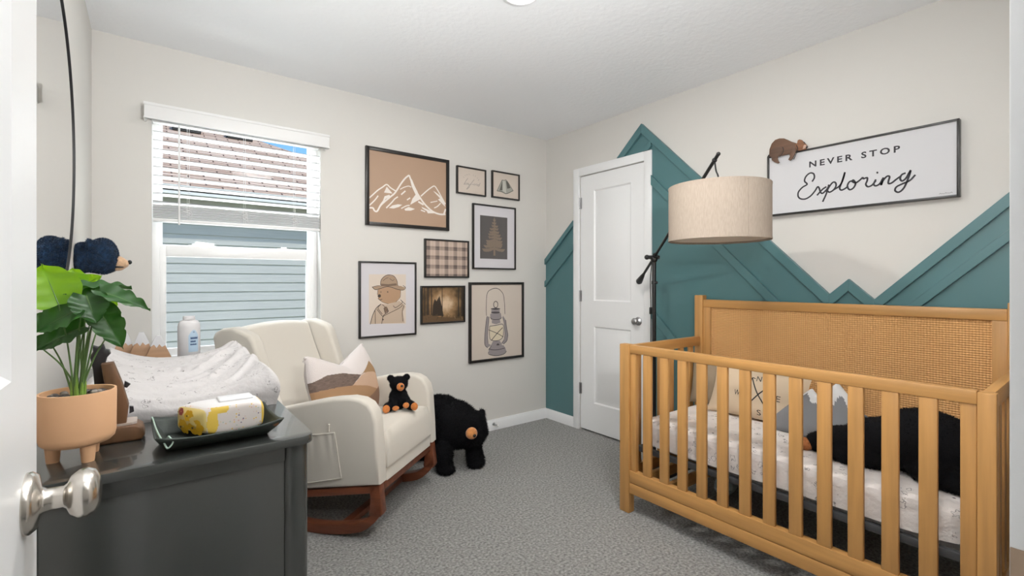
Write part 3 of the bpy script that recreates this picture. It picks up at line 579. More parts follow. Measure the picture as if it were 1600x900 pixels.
RANGER=[('p',0,0,[(1.1658,1.2452),(1.4319,1.2477),(1.4319,0.8997),(1.1658,0.9142)]),
('p',1,0,[(1.1741,0.9105),(1.1866,0.9603),(1.2118,1.0123),(1.2501,1.044),(1.302,1.0383),(1.3819,1.0613),(1.4181,1.0349),(1.4273,1.0175),(1.409,0.9842),(1.4227,0.9053)]),
('p',2,0,[(1.2288,1.139),(1.2373,1.1554),(1.302,1.1616),(1.3684,1.167),(1.3927,1.1373),(1.3882,1.0865),(1.3568,1.0535),(1.302,1.0416),(1.263,1.056),(1.2373,1.0731),(1.2262,1.0939)]),
('p',2,0,[(1.3729,1.1501),(1.3819,1.1644),(1.3981,1.166),(1.4036,1.1541),(1.3954,1.1372),(1.3801,1.1357)]),
('p',3,0,[(1.2458,1.1718),(1.2501,1.2048),(1.2716,1.2297),(1.302,1.2423),(1.3416,1.2343),(1.3639,1.205),(1.3711,1.167),(1.302,1.1616)]),
('p',3,0,[(1.1866,1.1599),(1.2288,1.1678),(1.302,1.1649),(1.3711,1.1696),(1.4291,1.1539),(1.4136,1.137),(1.3729,1.1409),(1.302,1.1616),(1.2501,1.1504),(1.2118,1.1409)]),
('p',4,0,[(1.2501,1.1817),(1.302,1.1782),(1.3603,1.1839),(1.3639,1.1696),(1.302,1.1632),(1.2484,1.1652)]),
('p',5,0,[(1.2262,1.1021),(1.2347,1.1102),(1.2467,1.1075),(1.2501,1.0959),(1.2398,1.0862),(1.2279,1.0914)]),
('p',5,0,[(1.2916,1.1259),(1.2977,1.13),(1.3029,1.1249),(1.2985,1.1191)]),
('p',5,0,[(1.2441,1.1257),(1.2492,1.1289),(1.2535,1.1247),(1.2492,1.1207)]),
('s',5,0.003,[(1.2458,1.1718),(1.2501,1.2048),(1.2716,1.2297),(1.302,1.2423),(1.3416,1.2343),(1.3639,1.205),(1.3711,1.167)]),
('s',5,0.003,[(1.1866,1.1599),(1.2118,1.1409),(1.2501,1.1504),(1.302,1.1616),(1.3729,1.1409),(1.4136,1.137),(1.4291,1.1539),(1.409,1.1694)]),
('s',5,0.002,[(1.1866,1.1599),(1.2288,1.1686),(1.2501,1.1652)]),
('s',5,0.002,[(1.263,1.2007),(1.2846,1.2173),(1.302,1.2232)]),
('s',5,0.002,[(1.3108,1.2174),(1.3328,1.2032),(1.3461,1.2117)]),
('s',5,0.0025,[(1.2271,1.1391),(1.2245,1.1063)]),
('s',5,0.003,[(1.2279,1.0832),(1.2415,1.0714),(1.2587,1.0759)]),
('s',5,0.002,[(1.2373,1.0731),(1.263,1.0544),(1.302,1.0416)]),
('s',5,0.002,[(1.3927,1.1373),(1.3882,1.0865),(1.3568,1.0535)]),
('s',5,0.0035,[(1.1741,0.908),(1.1908,0.9682),(1.216,1.0163),(1.2501,1.044)]),
('s',5,0.003,[(1.3909,1.0695),(1.4045,1.048),(1.3568,1.0157),(1.3372,1.0289)]),
('s',5,0.003,[(1.2587,1.0396),(1.302,0.995),(1.2716,0.9688),(1.2587,0.9446)]),
('s',5,0.003,[(1.2203,1.0079),(1.263,0.9568),(1.2759,0.9645),(1.3819,1.0106),(1.409,1.0351)]),
('s',5,0.003,[(1.263,0.9568),(1.2544,0.9077)]),
('p',4,0,[(1.269,1.0145),(1.2889,1.0221),(1.2994,0.9951),(1.2803,0.9792)]),
('s',5,0.002,[(1.269,1.0145),(1.2889,1.0221),(1.2994,0.9951),(1.2803,0.9792),(1.269,1.0145)]),
('s',5,0.003,[(1.2501,1.0432),(1.2288,1.0159),(1.2587,0.9735)]),
('p',5,0,[(1.257,0.9364),(1.263,0.9428),(1.2699,0.9366),(1.2638,0.9295)]),
('s',5,0.003,[(1.4181,1.0306),(1.4045,0.9843),(1.409,0.9162)]),
('s',5,0.003,[(1.2076,1.0002),(1.2093,0.9102)]),
('s',5,0.003,[(1.3909,1.0695),(1.4291,1.0345)])]
LANTERN=[('s',1,0.004,[(2.1211,0.9246),(2.1191,0.9925),(2.1232,1.0772),(2.1366,1.1152),(2.1677,1.1336),(2.2045,1.1427),(2.2363,1.1372),(2.2663,1.1178),(2.2901,1.0827),(2.3009,1.0039),(2.3042,0.9296)]),
('s',1,0.005,[(2.2331,1.0103),(2.2315,1.0004),(2.2269,0.9922),(2.22,0.9868),(2.2118,0.9851),(2.2038,0.9873),(2.1969,0.9932),(2.1924,1.0017),(2.1908,1.0116),(2.1924,1.0214),(2.1969,1.0296),(2.2038,1.035),(2.2118,1.0368),(2.22,1.0346),(2.2269,1.0288),(2.2315,1.0203),(2.2331,1.0103)]),
('p',0,0,[(2.1263,0.9201),(2.1469,0.9149),(2.1397,0.8472),(2.1314,0.7712),(2.1366,0.7028),(2.1677,0.6875),(2.1314,0.6692),(2.1058,0.6968),(2.1058,0.7729),(2.116,0.8655)]),
('p',0,0,[(2.2846,0.9173),(2.3118,0.8811),(2.3228,0.8105),(2.3338,0.7572),(2.3228,0.7097),(2.2901,0.6861),(2.2684,0.6922),(2.3009,0.7245),(2.3031,0.7768),(2.2955,0.8558),(2.2792,0.9045)]),
('p',0,0,[(2.1573,0.9383),(2.2631,0.94),(2.2706,0.9006),(2.247,0.8887),(2.1677,0.8909),(2.1573,0.9085)]),
('p',0,0,[(2.1677,0.9695),(2.2523,0.9664),(2.2523,0.9361),(2.1677,0.9396)]),
('p',1,0,[(2.2577,0.974),(2.254,0.9712),(2.2436,0.969),(2.228,0.9679),(2.2097,0.968),(2.1916,0.9692),(2.1763,0.9714),(2.1661,0.9743),(2.1625,0.9774),(2.1661,0.9802),(2.1763,0.9823),(2.1916,0.9835),(2.2097,0.9835),(2.228,0.9822),(2.2436,0.98),(2.254,0.9771)]),
('p',1,0,[(2.2545,0.9447),(2.251,0.9418),(2.2413,0.9397),(2.2268,0.9386),(2.2097,0.9387),(2.1928,0.94),(2.1785,0.9423),(2.169,0.9451),(2.1656,0.9482),(2.169,0.951),(2.1785,0.9532),(2.1928,0.9543),(2.2097,0.9542),(2.2268,0.9529),(2.2413,0.9507),(2.251,0.9478)]),
('p',0,0,[(2.1729,0.888),(2.2523,0.8884),(2.2598,0.862),(2.215,0.8515),(2.1729,0.8624)]),
('p',2,0,[(2.1521,0.8379),(2.2846,0.8389),(2.2868,0.7604),(2.2631,0.7273),(2.215,0.718),(2.1625,0.7306),(2.15,0.7699)]),
('s',1,0.004,[(2.1521,0.8396),(2.215,0.8429),(2.2846,0.8459),(2.2868,0.7604),(2.2631,0.7273),(2.215,0.718),(2.1625,0.7306),(2.15,0.7699),(2.1521,0.8396)]),
('s',1,0.004,[(2.1417,0.8113),(2.2256,0.7776),(2.2879,0.7447)]),
('s',1,0.005,[(2.2814,0.8217),(2.2256,0.7776),(2.1677,0.7242)]),
('p',0,0,[(2.1834,0.7162),(2.2523,0.7151),(2.2738,0.6831),(2.2631,0.6622),(2.2045,0.6629),(2.1625,0.6836)]),
('p',1,0,[(2.2491,0.6808),(2.248,0.6759),(2.2447,0.6719),(2.2399,0.6695),(2.2342,0.669),(2.2284,0.6705),(2.2236,0.6737),(2.2204,0.6782),(2.2193,0.6832),(2.2204,0.6881),(2.2236,0.692),(2.2284,0.6944),(2.2342,0.6949),(2.2399,0.6935),(2.2447,0.6903),(2.248,0.6858)]),
('p',0,0,[(2.1469,0.6594),(2.1625,0.6836),(2.2901,0.6774),(2.3064,0.6542),(2.3206,0.6223),(2.2901,0.6033),(2.2256,0.5964),(2.1521,0.612),(2.1397,0.6345)]),
('s',1,0.004,[(2.1438,0.6596),(2.1834,0.6476),(2.2363,0.6447),(2.3064,0.6524)]),
('s',1,0.004,[(2.1397,0.6345),(2.1469,0.6151),(2.215,0.5974),(2.2901,0.6033),(2.3206,0.6241)]),
('s',1,0.004,[(2.1263,0.9201),(2.116,0.8655),(2.1058,0.7729),(2.1058,0.6968),(2.1314,0.6692)]),
('s',1,0.004,[(2.3118,0.8811),(2.3228,0.8105),(2.3338,0.7572),(2.3228,0.7097),(2.2901,0.6861)]),
('s',1,0.003,[(2.1469,0.9149),(2.1397,0.8472),(2.1314,0.7712),(2.1366,0.7028)]),
('s',1,0.003,[(2.2814,0.9044),(2.2955,0.8558),(2.3031,0.7768),(2.2955,0.7249),(2.2684,0.6922)]),
('s',1,0.004,[(2.1573,0.9085),(2.1834,0.8918),(2.247,0.8904),(2.2706,0.9023)]),
('s',1,0.004,[(2.1677,0.6815),(2.1417,0.6513)])]
TENT=[('p',0,0,[(2.2753,2.0245),(2.3223,2.0276),(2.3901,1.9504),(2.3184,1.9168),(2.2233,1.9292)]),
('p',1,0,[(2.2773,2.0185),(2.2792,1.9405),(2.2502,1.9364)]),
('p',2,0,[(2.2812,2.019),(2.3086,2.0226),(2.3184,1.9199),(2.2792,1.9374)]),
('p',1,0,[(2.3145,2.0234),(2.3382,2.0139),(2.3621,1.9693),(2.3283,1.9589)]),
('s',1,0.004,[(2.2233,1.9292),(2.2715,1.9286),(2.3184,1.9168),(2.3901,1.9504)]),
('s',1,0.003,[(2.2753,2.0245),(2.2988,2.0229),(2.3223,2.026),(2.3901,1.9504)]),
('s',1,0.003,[(2.2753,2.0245),(2.2233,1.9292)])]
BOY=[('s',0,0.004,[(1.9468,1.9942),(1.9323,1.9754),(1.9179,1.9536),(1.9108,1.9404)]),
('s',0,0.003,[(1.9108,1.9404),(1.9287,1.9534),(1.9431,1.9553),(1.9359,1.9451),(1.9215,1.9433)]),
('s',0,0.003,[(1.9431,1.9476),(1.9486,1.956),(1.9558,1.9538),(1.9504,1.9439),(1.9431,1.9476)]),
('s',0,0.004,[(1.9576,1.954),(1.9558,1.9446),(1.9686,1.9492),(2.0053,1.9911)]),
('s',0,0.004,[(1.9795,1.9537),(1.9576,1.9355),(1.9359,1.9098),(1.9431,1.9122),(1.9649,1.9333)]),
('s',0,0.003,[(1.985,1.9482),(1.9942,1.9556),(1.9979,1.9483)]),
('s',0,0.003,[(2.0016,1.9503),(2.009,1.959),(2.0164,1.9553),(2.009,1.9481),(2.0016,1.9503)]),
('s',0,0.003,[(2.0201,1.9526),(2.0275,1.9598),(2.035,1.956),(2.0275,1.9489),(2.0201,1.9526)]),
('s',0,0.004,[(2.0612,1.9735),(2.0499,1.947),(2.0387,1.9471),(2.0406,1.9552),(2.0537,1.9568)])]
EXPL=[('s',0,0.0062,[(0.991,1.7185),(0.9806,1.7373),(0.9843,1.7586),(1.0022,1.7647),(1.021,1.7493),(1.0267,1.7273),(1.0147,1.7085),(1.0369,1.6961),(1.0561,1.6745),(1.0574,1.65),(1.0433,1.6353),(1.021,1.6329),(0.9979,1.6449),(0.9775,1.6681),(0.9659,1.6868),(0.9586,1.6802),(0.952,1.6574),(0.9423,1.6505),(0.9262,1.665),(0.9156,1.6802)]),
('s',0,0.0062,[(0.9251,1.6817),(0.9441,1.6698),(0.9683,1.6434)]),
('s',0,0.0062,[(0.9144,1.6908),(0.9251,1.6479),(0.9423,1.6063)]),
('s',0,0.0062,[(0.9251,1.6533),(0.9132,1.6785),(0.8969,1.6986),(0.8853,1.6953),(0.883,1.6783),(0.894,1.66),(0.9115,1.6513),(0.9203,1.6593)]),
('s',0,0.0062,[(0.894,1.66),(0.8681,1.6759),(0.8539,1.7033),(0.8443,1.7411),(0.8567,1.6972),(0.8669,1.6658),(0.8595,1.654),(0.8426,1.66),(0.8309,1.6699)]),
('s',0,0.0062,[(0.8121,1.6929),(0.8264,1.6888),(0.8342,1.6685),(0.8242,1.6505),(0.8082,1.6578),(0.8,1.6779),(0.8093,1.6957),(0.8132,1.6885),(0.7984,1.6809),(0.7822,1.691),(0.7698,1.703)]),
('s',0,0.0062,[(0.7698,1.703),(0.7677,1.695),(0.7529,1.6975),(0.7529,1.6828),(0.7582,1.6665),(0.7502,1.6537),(0.7345,1.6576),(0.7185,1.677)]),
('s',0,0.0062,[(0.7185,1.6833),(0.7267,1.6626),(0.719,1.6525),(0.7036,1.6601),(0.692,1.6818)]),
('p',0,0,[(0.7087,1.7136),(0.709,1.7118),(0.7099,1.7103),(0.7113,1.7094),(0.7128,1.7093),(0.7144,1.71),(0.7157,1.7113),(0.7166,1.7131),(0.7169,1.7151),(0.7166,1.717),(0.7157,1.7185),(0.7144,1.7193),(0.7128,1.7194),(0.7113,1.7187),(0.7099,1.7174),(0.709,1.7156)]),
('s',0,0.0062,[(0.6899,1.6877),(0.6985,1.6517),(0.691,1.6723),(0.6759,1.6902),(0.6659,1.6866),(0.6699,1.6687),(0.6699,1.6558),(0.6585,1.6563),(0.6414,1.67),(0.6259,1.6814)]),
('s',0,0.0062,[(0.6067,1.6937),(0.6211,1.6878),(0.6268,1.6706),(0.6191,1.6589),(0.6053,1.6699),(0.5959,1.6893),(0.5888,1.7012),(0.5992,1.6628),(0.6134,1.6258),(0.6317,1.6092),(0.6453,1.6186),(0.6404,1.635),(0.6172,1.6464),(0.5912,1.6572),(0.5725,1.6791)])]
CUT=[('p',0,0,[(1.2002,1.902),(1.1979,1.9324),(1.1866,1.9607),(1.1686,1.9766),(1.1464,1.9795),(1.1223,1.9738),(1.1029,1.961),(1.0858,1.9477),(1.0626,1.9343),(1.0543,1.9073),(1.0626,1.8909),(1.0668,1.8884),(1.0965,1.8834),(1.1398,1.8821),(1.1843,1.8844)]),
('p',1,0,[(1.2116,1.8925),(1.2048,1.903),(1.1957,1.9034),(1.1911,1.8906),(1.2048,1.8906)]),
('p',2,0,[(1.1957,1.92),(1.1708,1.9382),(1.1398,1.9312),(1.1322,1.9178),(1.1354,1.9022),(1.1486,1.8863),(1.1553,1.8736),(1.1508,1.8563),(1.1442,1.8468),(1.153,1.8438),(1.1708,1.8533),(1.1855,1.868),(1.1843,1.8797),(1.1979,1.8967)]),
('p',3,0,[(1.088,1.908),(1.0753,1.9166),(1.0637,1.9163),(1.061,1.8929),(1.07,1.872),(1.0784,1.8543),(1.0912,1.8461),(1.1008,1.8531),(1.0922,1.8698),(1.0954,1.8843)]),
('p',4,0,[(1.0668,1.9261),(1.0574,1.9331),(1.0543,1.9472),(1.046,1.9497),(1.0336,1.9434),(1.0275,1.934),(1.0183,1.924),(1.0112,1.9122),(1.0051,1.9008),(1.0132,1.8914),(1.0336,1.8902),(1.0564,1.8907),(1.0626,1.9046)]),
('p',5,0,[(1.0299,1.8946),(1.0254,1.9121),(1.0193,1.9152),(1.0112,1.91),(1.0152,1.8974)]),
('p',1,0,[(1.0108,1.9088),(1.0047,1.9007),(1.0108,1.8919),(1.0162,1.8961)]),
('p',1,0,[(1.0285,1.9354),(1.0213,1.9297),(1.0162,1.9186),(1.0217,1.9214)])]
# ---------------------------------------------------------------- pictures on the back wall
def glossy(name,col,var=None): return M(name,col,.55,coat=.6,var=var)
PAPER=glossy('white mat board',(.62,.60,.63)); CREAMP=glossy('cream paper',(.60,.52,.45)); BROWNP=glossy('tan print',(.40,.265,.18)); WHITEP=glossy('white ink',(.78,.72,.67))
def picture(label,x0,x1,z0,z1,bar,mats,draw,depth=.022):
    t=thing('framed_picture',label,'picture',((x0+x1)/2,BY,(z0+z1)/2),group='framed pictures on the back wall')
    f=MB()
    for p in ((x0+bar,x1-bar,z0,z0+bar),(x0+bar,x1-bar,z1-bar,z1),(x0,x0+bar,z0,z1),(x1-bar,x1,z0,z1)): f.box(p[0],p[1],BY-depth,BY-.0005,p[2],p[3],.0015)
    f.build('frame',FRAMEB,t,weld=False)
    g=MB(); fn=lambda a,b,l:(a,BY-.0125-.0004*l,b)
    g.box(x0+bar*.6,x1-bar*.6,BY-.0125,BY-.004,z0+bar*.6,z1-bar*.6); draw(g,fn)
    g.build('print',mats,t,smooth=0,weld=False,recalc=False); return t
def strokes(g,fn,data,off=1,wk=1):
    for i,(k,m,w,p) in enumerate(data):
        if k=='p': g.poly(p,fn,1+.05*i,m+off)
        else: g.ribbon(p,w*1.25,fn,1+.05*i,m+off)
picture('large tan picture of white line mountains in a thick black frame',1.142,1.779,1.575,2.106,.024,[BROWNP,WHITEP],lambda g,fn:strokes(g,fn,MOUNT))
def d_high(g,fn):
    strokes(g,fn,BOY)
    for i,ch in enumerate('LONG LIVE'):
        if ch==' ': continue
        a=R(150-15*i); cx,cz,r=1.980,1.962,.075
        put_text(g,ch,cx+r*math.cos(a)-.005,cz+r*.8*math.sin(a),.010 if ch!='I' else .003,.012,fn,1,1,rot=(a-PI/2)*.7)
picture('small pale picture with handwritten words in a thin black frame',1.846,2.115,1.868,2.080,.011,[CREAMP,glossy('faint grey ink',(.36,.32,.29))],d_high)
picture('small picture of a canvas tent in a thin black frame',2.173,2.455,1.872,2.090,.011,[CREAMP,glossy('tent canvas',(.33,.33,.29)),glossy('tent shade',(.10,.095,.08)),glossy('tent light',(.50,.49,.44))][:4],
   lambda g,fn:strokes(g,fn,TENT))
def d_tree(g,fn):
    g.poly([(2.0601,1.378),(2.3289,1.378),(2.3289,1.720),(2.0601,1.720)],fn,1,1)
    cx=2.198; g.poly([(cx-.004,1.71),(cx+.004,1.71),(cx+.010,1.405),(cx-.010,1.405)],fn,2,2)
    r=random.Random(3)
    for i in range(11):
        z=1.695-.0225*i; w=.016+.0095*i
        for s in (-1,1):
            ww=w*r.uniform(.75,1.1); dz=r.uniform(.3,.6)*ww*.6
            g.poly([(cx,z+.004),(cx+s*ww*.55,z-dz*.35),(cx+s*ww,z-dz*.6+.006),(cx+s*ww*.85,z-dz-.004),(cx+s*ww*.5,z-dz*.9-.008),(cx+s*ww*.3,z-dz*.6-.012),(cx,z-.014)],fn,2.1+.01*i,2)
            for q in (.45,.7): g.poly([(cx+s*ww*q,z-dz*q),(cx+s*ww*(q+.13),z-dz*q-.010),(cx+s*ww*(q-.05),z-dz*q-.018)],fn,2.3,2)
picture('tall white matted picture of a pale pine tree on dark grey',1.990,2.414,1.294,1.808,.012,[PAPER,glossy('dark slate print',(.075,.066,.064)),glossy('pale brown ink',(.20,.145,.105))],d_tree)
def plaid():
    m=glossy('plaid print',(.5,.4,.33)); n=m.node_tree.nodes; L=m.node_tree.links; b=n['Principled BSDF']; tc=n.new('ShaderNodeTexCoord')
    sp=n.new('ShaderNodeSeparateXYZ'); L.new(tc.outputs['Object'],sp.inputs[0])
    def mth(op,a,bv=None):
        q=n.new('ShaderNodeMath'); q.operation=op
        for i,x in enumerate((a,bv)):
            if x is None: continue
            if isinstance(x,(int,float)): q.inputs[i].default_value=x
            else: L.new(x,q.inputs[i])
        return q.outputs[0]
    def band(o,per,ph,lo): return mth('LESS_THAN',mth('FRACT',mth('ADD',mth('MULTIPLY',o,1/per),ph+50)),lo)
    x,z=sp.outputs[0],sp.outputs[2]; k=None
    for o,per,ph,lo,wt in ((x,.076,.30,.42,.42),(z,.068,.1,.42,.42),(x,.076,.05,.05,.2),(z,.068,.83,.05,.2),(x,.076,.62,.05,.2)):
        q=mth('MULTIPLY',band(o,per,ph,lo),wt); k=q if k is None else mth('ADD',k,q)
    cr=n.new('ShaderNodeValToRGB'); cr.color_ramp.elements[0].color=(.52,.40,.33,1); cr.color_ramp.elements[1].color=(.085,.06,.055,1)
    L.new(k,cr.inputs[0]); L.new(cr.outputs[0],b.inputs['Base Color']); return m
picture('brown and cream plaid picture in a thin black frame',1.577,1.955,1.225,1.509,.012,[plaid()],lambda g,fn:None)
def forest():
    m=glossy('woodland print',(.2,.13,.07)); n=m.node_tree.nodes; L=m.node_tree.links; b=n['Principled BSDF']; tc=n.new('ShaderNodeTexCoord')
    nz=n.new('ShaderNodeTexNoise'); nz.inputs['Scale'].default_value=22; nz.inputs['Detail'].default_value=8; L.new(tc.outputs['Object'],nz.inputs['Vector'])
    mp=n.new('ShaderNodeMapping'); mp.inputs['Location'].default_value=(-.055,0,-.02); mp.inputs['Scale'].default_value=(6.5,0,7); L.new(tc.outputs['Object'],mp.inputs[0])
    gr=n.new('ShaderNodeTexGradient'); gr.gradient_type='SPHERICAL'; L.new(mp.outputs[0],gr.inputs[0])
    mu=n.new('ShaderNodeMath'); mu.operation='MULTIPLY'; mu.inputs[1].default_value=.55; L.new(nz.outputs['Fac'],mu.inputs[0])
    ad=n.new('ShaderNodeMath'); ad.operation='MULTIPLY_ADD'; ad.inputs[1].default_value=.62; L.new(gr.outputs['Fac'],ad.inputs[0]); L.new(mu.outputs[0],ad.inputs[2])
    cr=n.new('ShaderNodeValToRGB'); e=cr.color_ramp.elements; e[0].position=.14; e[0].color=(.018,.012,.006,1); e[1].position=.82; e[1].color=(.62,.45,.30,1)
    q=e.new(.32); q.color=(.10,.058,.022,1); q=e.new(.52); q.color=(.28,.165,.075,1)
    L.new(ad.outputs[0],cr.inputs[0]); L.new(cr.outputs[0],b.inputs['Base Color']); return m
def d_forest(g,fn):
    r=random.Random(5)
    for x,w in ((1.575,.006),(1.60,.010),(1.632,.006),(1.72,.005),(1.86,.006),(1.89,.010),(1.905,.005)): g.poly([(x,1.152),(x+w,1.152),(x+w*1.3,.93),(x-w*.3,.93)],fn,1,1)
    g.poly([(1.562,.90),(1.562,.945),(1.62,.955),(1.70,.935),(1.80,.925),(1.905,.915),(1.905,.90)],fn,1.2,2)
    g.poly([(1.64,.945),(1.645,1.02),(1.66,1.07),(1.675,1.05),(1.70,1.09),(1.715,1.03),(1.735,.94)],fn,1.3,1)
    for _ in range(26):
        x=r.uniform(1.57,1.90); z=r.uniform(.90,.95); g.ribbon([(x,z),(x+r.uniform(-.01,.01),z+r.uniform(.005,.02))],.002,fn,1.4,r.choice((1,2,3)),n=2)
picture('small dark woodland painting print in a thin black frame',1.547,1.920,.886,1.165,.012,[forest(),glossy('dark trunk ink',(.022,.015,.010)),glossy('brown earth ink',(.11,.065,.03)),glossy('pale grass ink',(.42,.32,.20))],d_forest)
picture('white matted picture of a bear in a ranger hat and coat',1.097,1.511,.818,1.333,.012,[PAPER,glossy('warm paper',(.66,.57,.49)),glossy('coat wash',(.50,.39,.30)),glossy('bear wash',(.42,.26,.155)),glossy('hat wash',(.36,.25,.17)),glossy('hat band',(.17,.11,.075)),glossy('dark ink line',(.045,.032,.028))],
   lambda g,fn:strokes(g,fn,RANGER))
picture('tall picture of an old oil lantern in a thick black frame',1.957,2.500,.561,1.191,.020,[CREAMP,glossy('lantern wash',(.27,.235,.24)),glossy('lantern line',(.055,.045,.05)),glossy('lantern glow',(.66,.57,.42))],lambda g,fn:strokes(g,fn,LANTERN))
# ---------------------------------------------------------------- sign over the crib and its bear cut-out
sg=thing('wall_sign','long white sign lettered NEVER STOP Exploring in a black frame','sign',(RX,.82,1.727))
f=MB(); bw=.009
for a0,a1,b0,b1 in ((.425+bw,1.214-bw,1.560,1.560+bw),(.425+bw,1.214-bw,1.894-bw,1.894),(.425,.425+bw,1.56,1.894),(1.214-bw,1.214,1.56,1.894)): f.box(RX-.034,RX-.0005,a0,a1,b0,b1,.001)
f.build('frame',FRAMEB,sg,weld=False)
f=MB(); f.box(RX-.026,RX-.004,.431,1.208,1.566,1.888); f.build('canvas',M('white canvas board',(.60,.60,.62),.6,bump=(700,.1,.0005)),sg)
f=MB(); fnS=lambda a,b,l:(RX-.0268-.0002*l,1.214-a,b); fnD=lambda a,b,l:(RX-.0268-.0002*l,a,b)
LET=M('dark lettering',(.018,.016,.022),.6)
put_text(f,'NEVER',.209,1.7945,.193,.0315,fnS,0,0,1.45,bold=.028); f.build('block_lettering',LET,sg,smooth=0,recalc=False,weld=False); f=MB(); put_text(f,'STOP',.437,1.7945,.150,.0315,fnS,0,0,1.45,bold=.028)
f.build('block_lettering',LET,sg,smooth=0,recalc=False,weld=False); f=MB()
for i,(k,m,w,p) in enumerate(EXPL):
    if k=='s': f.ribbon(p,.0078,fnD,.2*i)
    else: f.poly(p,fnD,.2*i)
f.build('script_lettering',LET,sg,smooth=0,recalc=False,weld=False); f=MB()
for k in range(5): f.ribbon([(.4917-.009*k,1.579+.002*(k%2)),(.488-.009*k,1.583-.003*(k%2)),(.484-.009*k,1.579)],.0012,fnD,1,n=3)
f.build('signature',LET,sg,smooth=0,recalc=False,weld=False)
bc=thing('bear_cutout','brown wooden bear cut-out resting on the upper left corner of the sign','ornament',(RX-.034,1.12,1.88))
CB=[M('bear brown %d'%i,c,.6,var=((6,6,60),.2)) for i,c in enumerate([(.125,.062,.034),(.018,.012,.012),(.105,.055,.034),(.12,.062,.036),(.21,.088,.040),(.55,.36,.27)])]
for i,(k,m,w,p) in enumerate(CUT):
    h0=.035+(.0015,0,.003,.003,.002,.005,.006,.004)[i]; f=MB(); f.prism(p,fr,h0,h0+(.005,.004,.006,.006,.0055,.004,.004,.0045)[i],.0008)
    f.build(('body','tail','hind_leg','front_leg','head','muzzle','nose','ear')[i],CB[m],bc,smooth=25)
fnC=lambda a,b,l:(RX-.0455,a,b)
for p in ([(1.128,1.9266),(1.1236,1.9128),(1.1269,1.8973),(1.1356,1.8864),(1.1433,1.8776)],[(1.0598,1.9213),(1.054,1.9075),(1.054,1.8883),(1.0609,1.8739),(1.0682,1.8573),(1.0724,1.8479)]):
    f=MB(); f.ribbon(p,.0042,fnC,0); f.build('leg_outline',CB[1],bc,smooth=0)
# ---------------------------------------------------------------- rocking chair (own frame: x across, -y forward)
ch=thing('rocking_chair','cream upholstered wingback rocking armchair on dark wooden rockers','chair',(1.0758,2.2763,0),math.atan2(.6189,.7855),local=True)
sd=lambda x0:(lambda a,b,h:(x0+h,a,b))
for s_ in (-1,1):
    xo=.295*s_; f=MB(); w=.022
    rail=[(-.003,.262),(.36,.203),(.74,.147),(.74,.110),(.36,.168),(.03,.222)]
    f.prism(rail,sd(xo),-w,w,.004)
    f.prism([(-.006,.262),(.046,.254),(.040,.19),(.048,.118),(-.012,.118),(-.022,.135)],sd(xo),-w,w,.005)
    f.prism([(.70,.152),(.745,.147),(.735,.06),(.69,.075)],sd(xo),-w,w,.005)
    out=[];inn=[]
    for i in range(25):
        t=i/24; y=-.018+.84*t; z=.0005+.55*(y-.34)**2+(.055 if False else 0); out.append((y,z+ .063*max(0,1-(y+.018)/.12)**2)); inn.append((y+.004,z+.048+.063*max(0,1-(y+.018)/.12)**2))
    f.prism(out+inn[::-1],sd(xo),-w,w,.004)
    f.build('rocker',WALNUT,ch,weld=False,smooth=35)
f=MB(); f.box(-.275,.275,.004,.044,.213,.255,.004); f.build('front_rail',WALNUT,ch)
for y,z in ((.20,.030),(.62,.062)):
    f=MB(); f.box(-.275,.275,y-.022,y+.022,z-.012,z+.018,.004); f.build('cross_bar',WALNUT,ch)
side=[(-.012,.268),(-.006,.40),(.004,.55),(.018,.600),(.045,.634),(.085,.653),(.141,.659),(.22,.650),(.294,.637),(.40,.612),(.54,.578),(.70,.545),(.76,.40),(.735,.160),(.36,.212)]
for s_ in (-1,1):
    f=MB(); f.prism(side,sd(.290*s_),-.040,.040,.016,seg=4); f.build('arm',CREAM,ch,smooth=50)
f=MB()
def pk(u,v):
    y=.215+.235*u+(.0-.04*(1-v))*(1-u)*.9; z0=.285-.06*u; z1=.492-.035*u; z=z0+(z1-z0)*v
    return (-.331-.010*math.sin(PI*min(1,max(0,u)))*(.5+.5*v)-.0022*math.sin(u*40+2*math.sin(u*9))*v**3-.002,y,z)
f.grid(pk,60,14); f.tube([pk(i/30,1.0) for i in range(31)],.0045,6); f.tube([pk(0,i/10) for i in range(11)],.0025,6); f.tube([pk(i/30,0) for i in range(31)],.0025,6); f.build('pocket',CREAM,ch,smooth=60,weld=False)
f=MB(); f.tube([(-.333,.245,.495),(-.335,.243,.53)],.004,6); f.build('pocket_tab',CREAM,ch)
# seat
def cushion(x0,x1,y0,y1,zf,zb,th,crown,n=26,m=30):
    def fn(u,v):
        x=x0+(x1-x0)*u; y=y0+(y1-y0)*v; a=2*u-1;b=2*v-1
        z=zf+(zb-zf)*v+crown*(1-a*a)*(1-b**4); e=max(abs(a),abs(b)); 
        k=1-min(1,(1-abs(a))/.11); l=1-min(1,(1-abs(b))/.11)
        z-=.045*(1-math.sqrt(max(0,1-k*k)))+.045*(1-math.sqrt(max(0,1-l*l)))
        return (x,y,z)
    f=MB(); f.grid(fn,n,m)
    ring=[(i/n,0) for i in range(n)]+[(1,j/m) for j in range(m)]+[(1-i/n,1) for i in range(n)]+[(0,1-j/m) for j in range(m)]
    T=[Vector(fn(u,v)) for u,v in ring]; B=[Vector((p.x,p.y,zf-th+(zb-zf)*((p.y-y0)/(y1-y0)))) for p in T]; q=len(T)
    f.add(T+B,[(i,(i+1)%q,q+(i+1)%q,q+i) for i in range(q)]+[tuple(range(q,2*q))]); return f
cushion(-.252,.252,-.012,.60,.487,.435,.165,.034).build('seat_cushion',CREAM,ch,smooth=50)
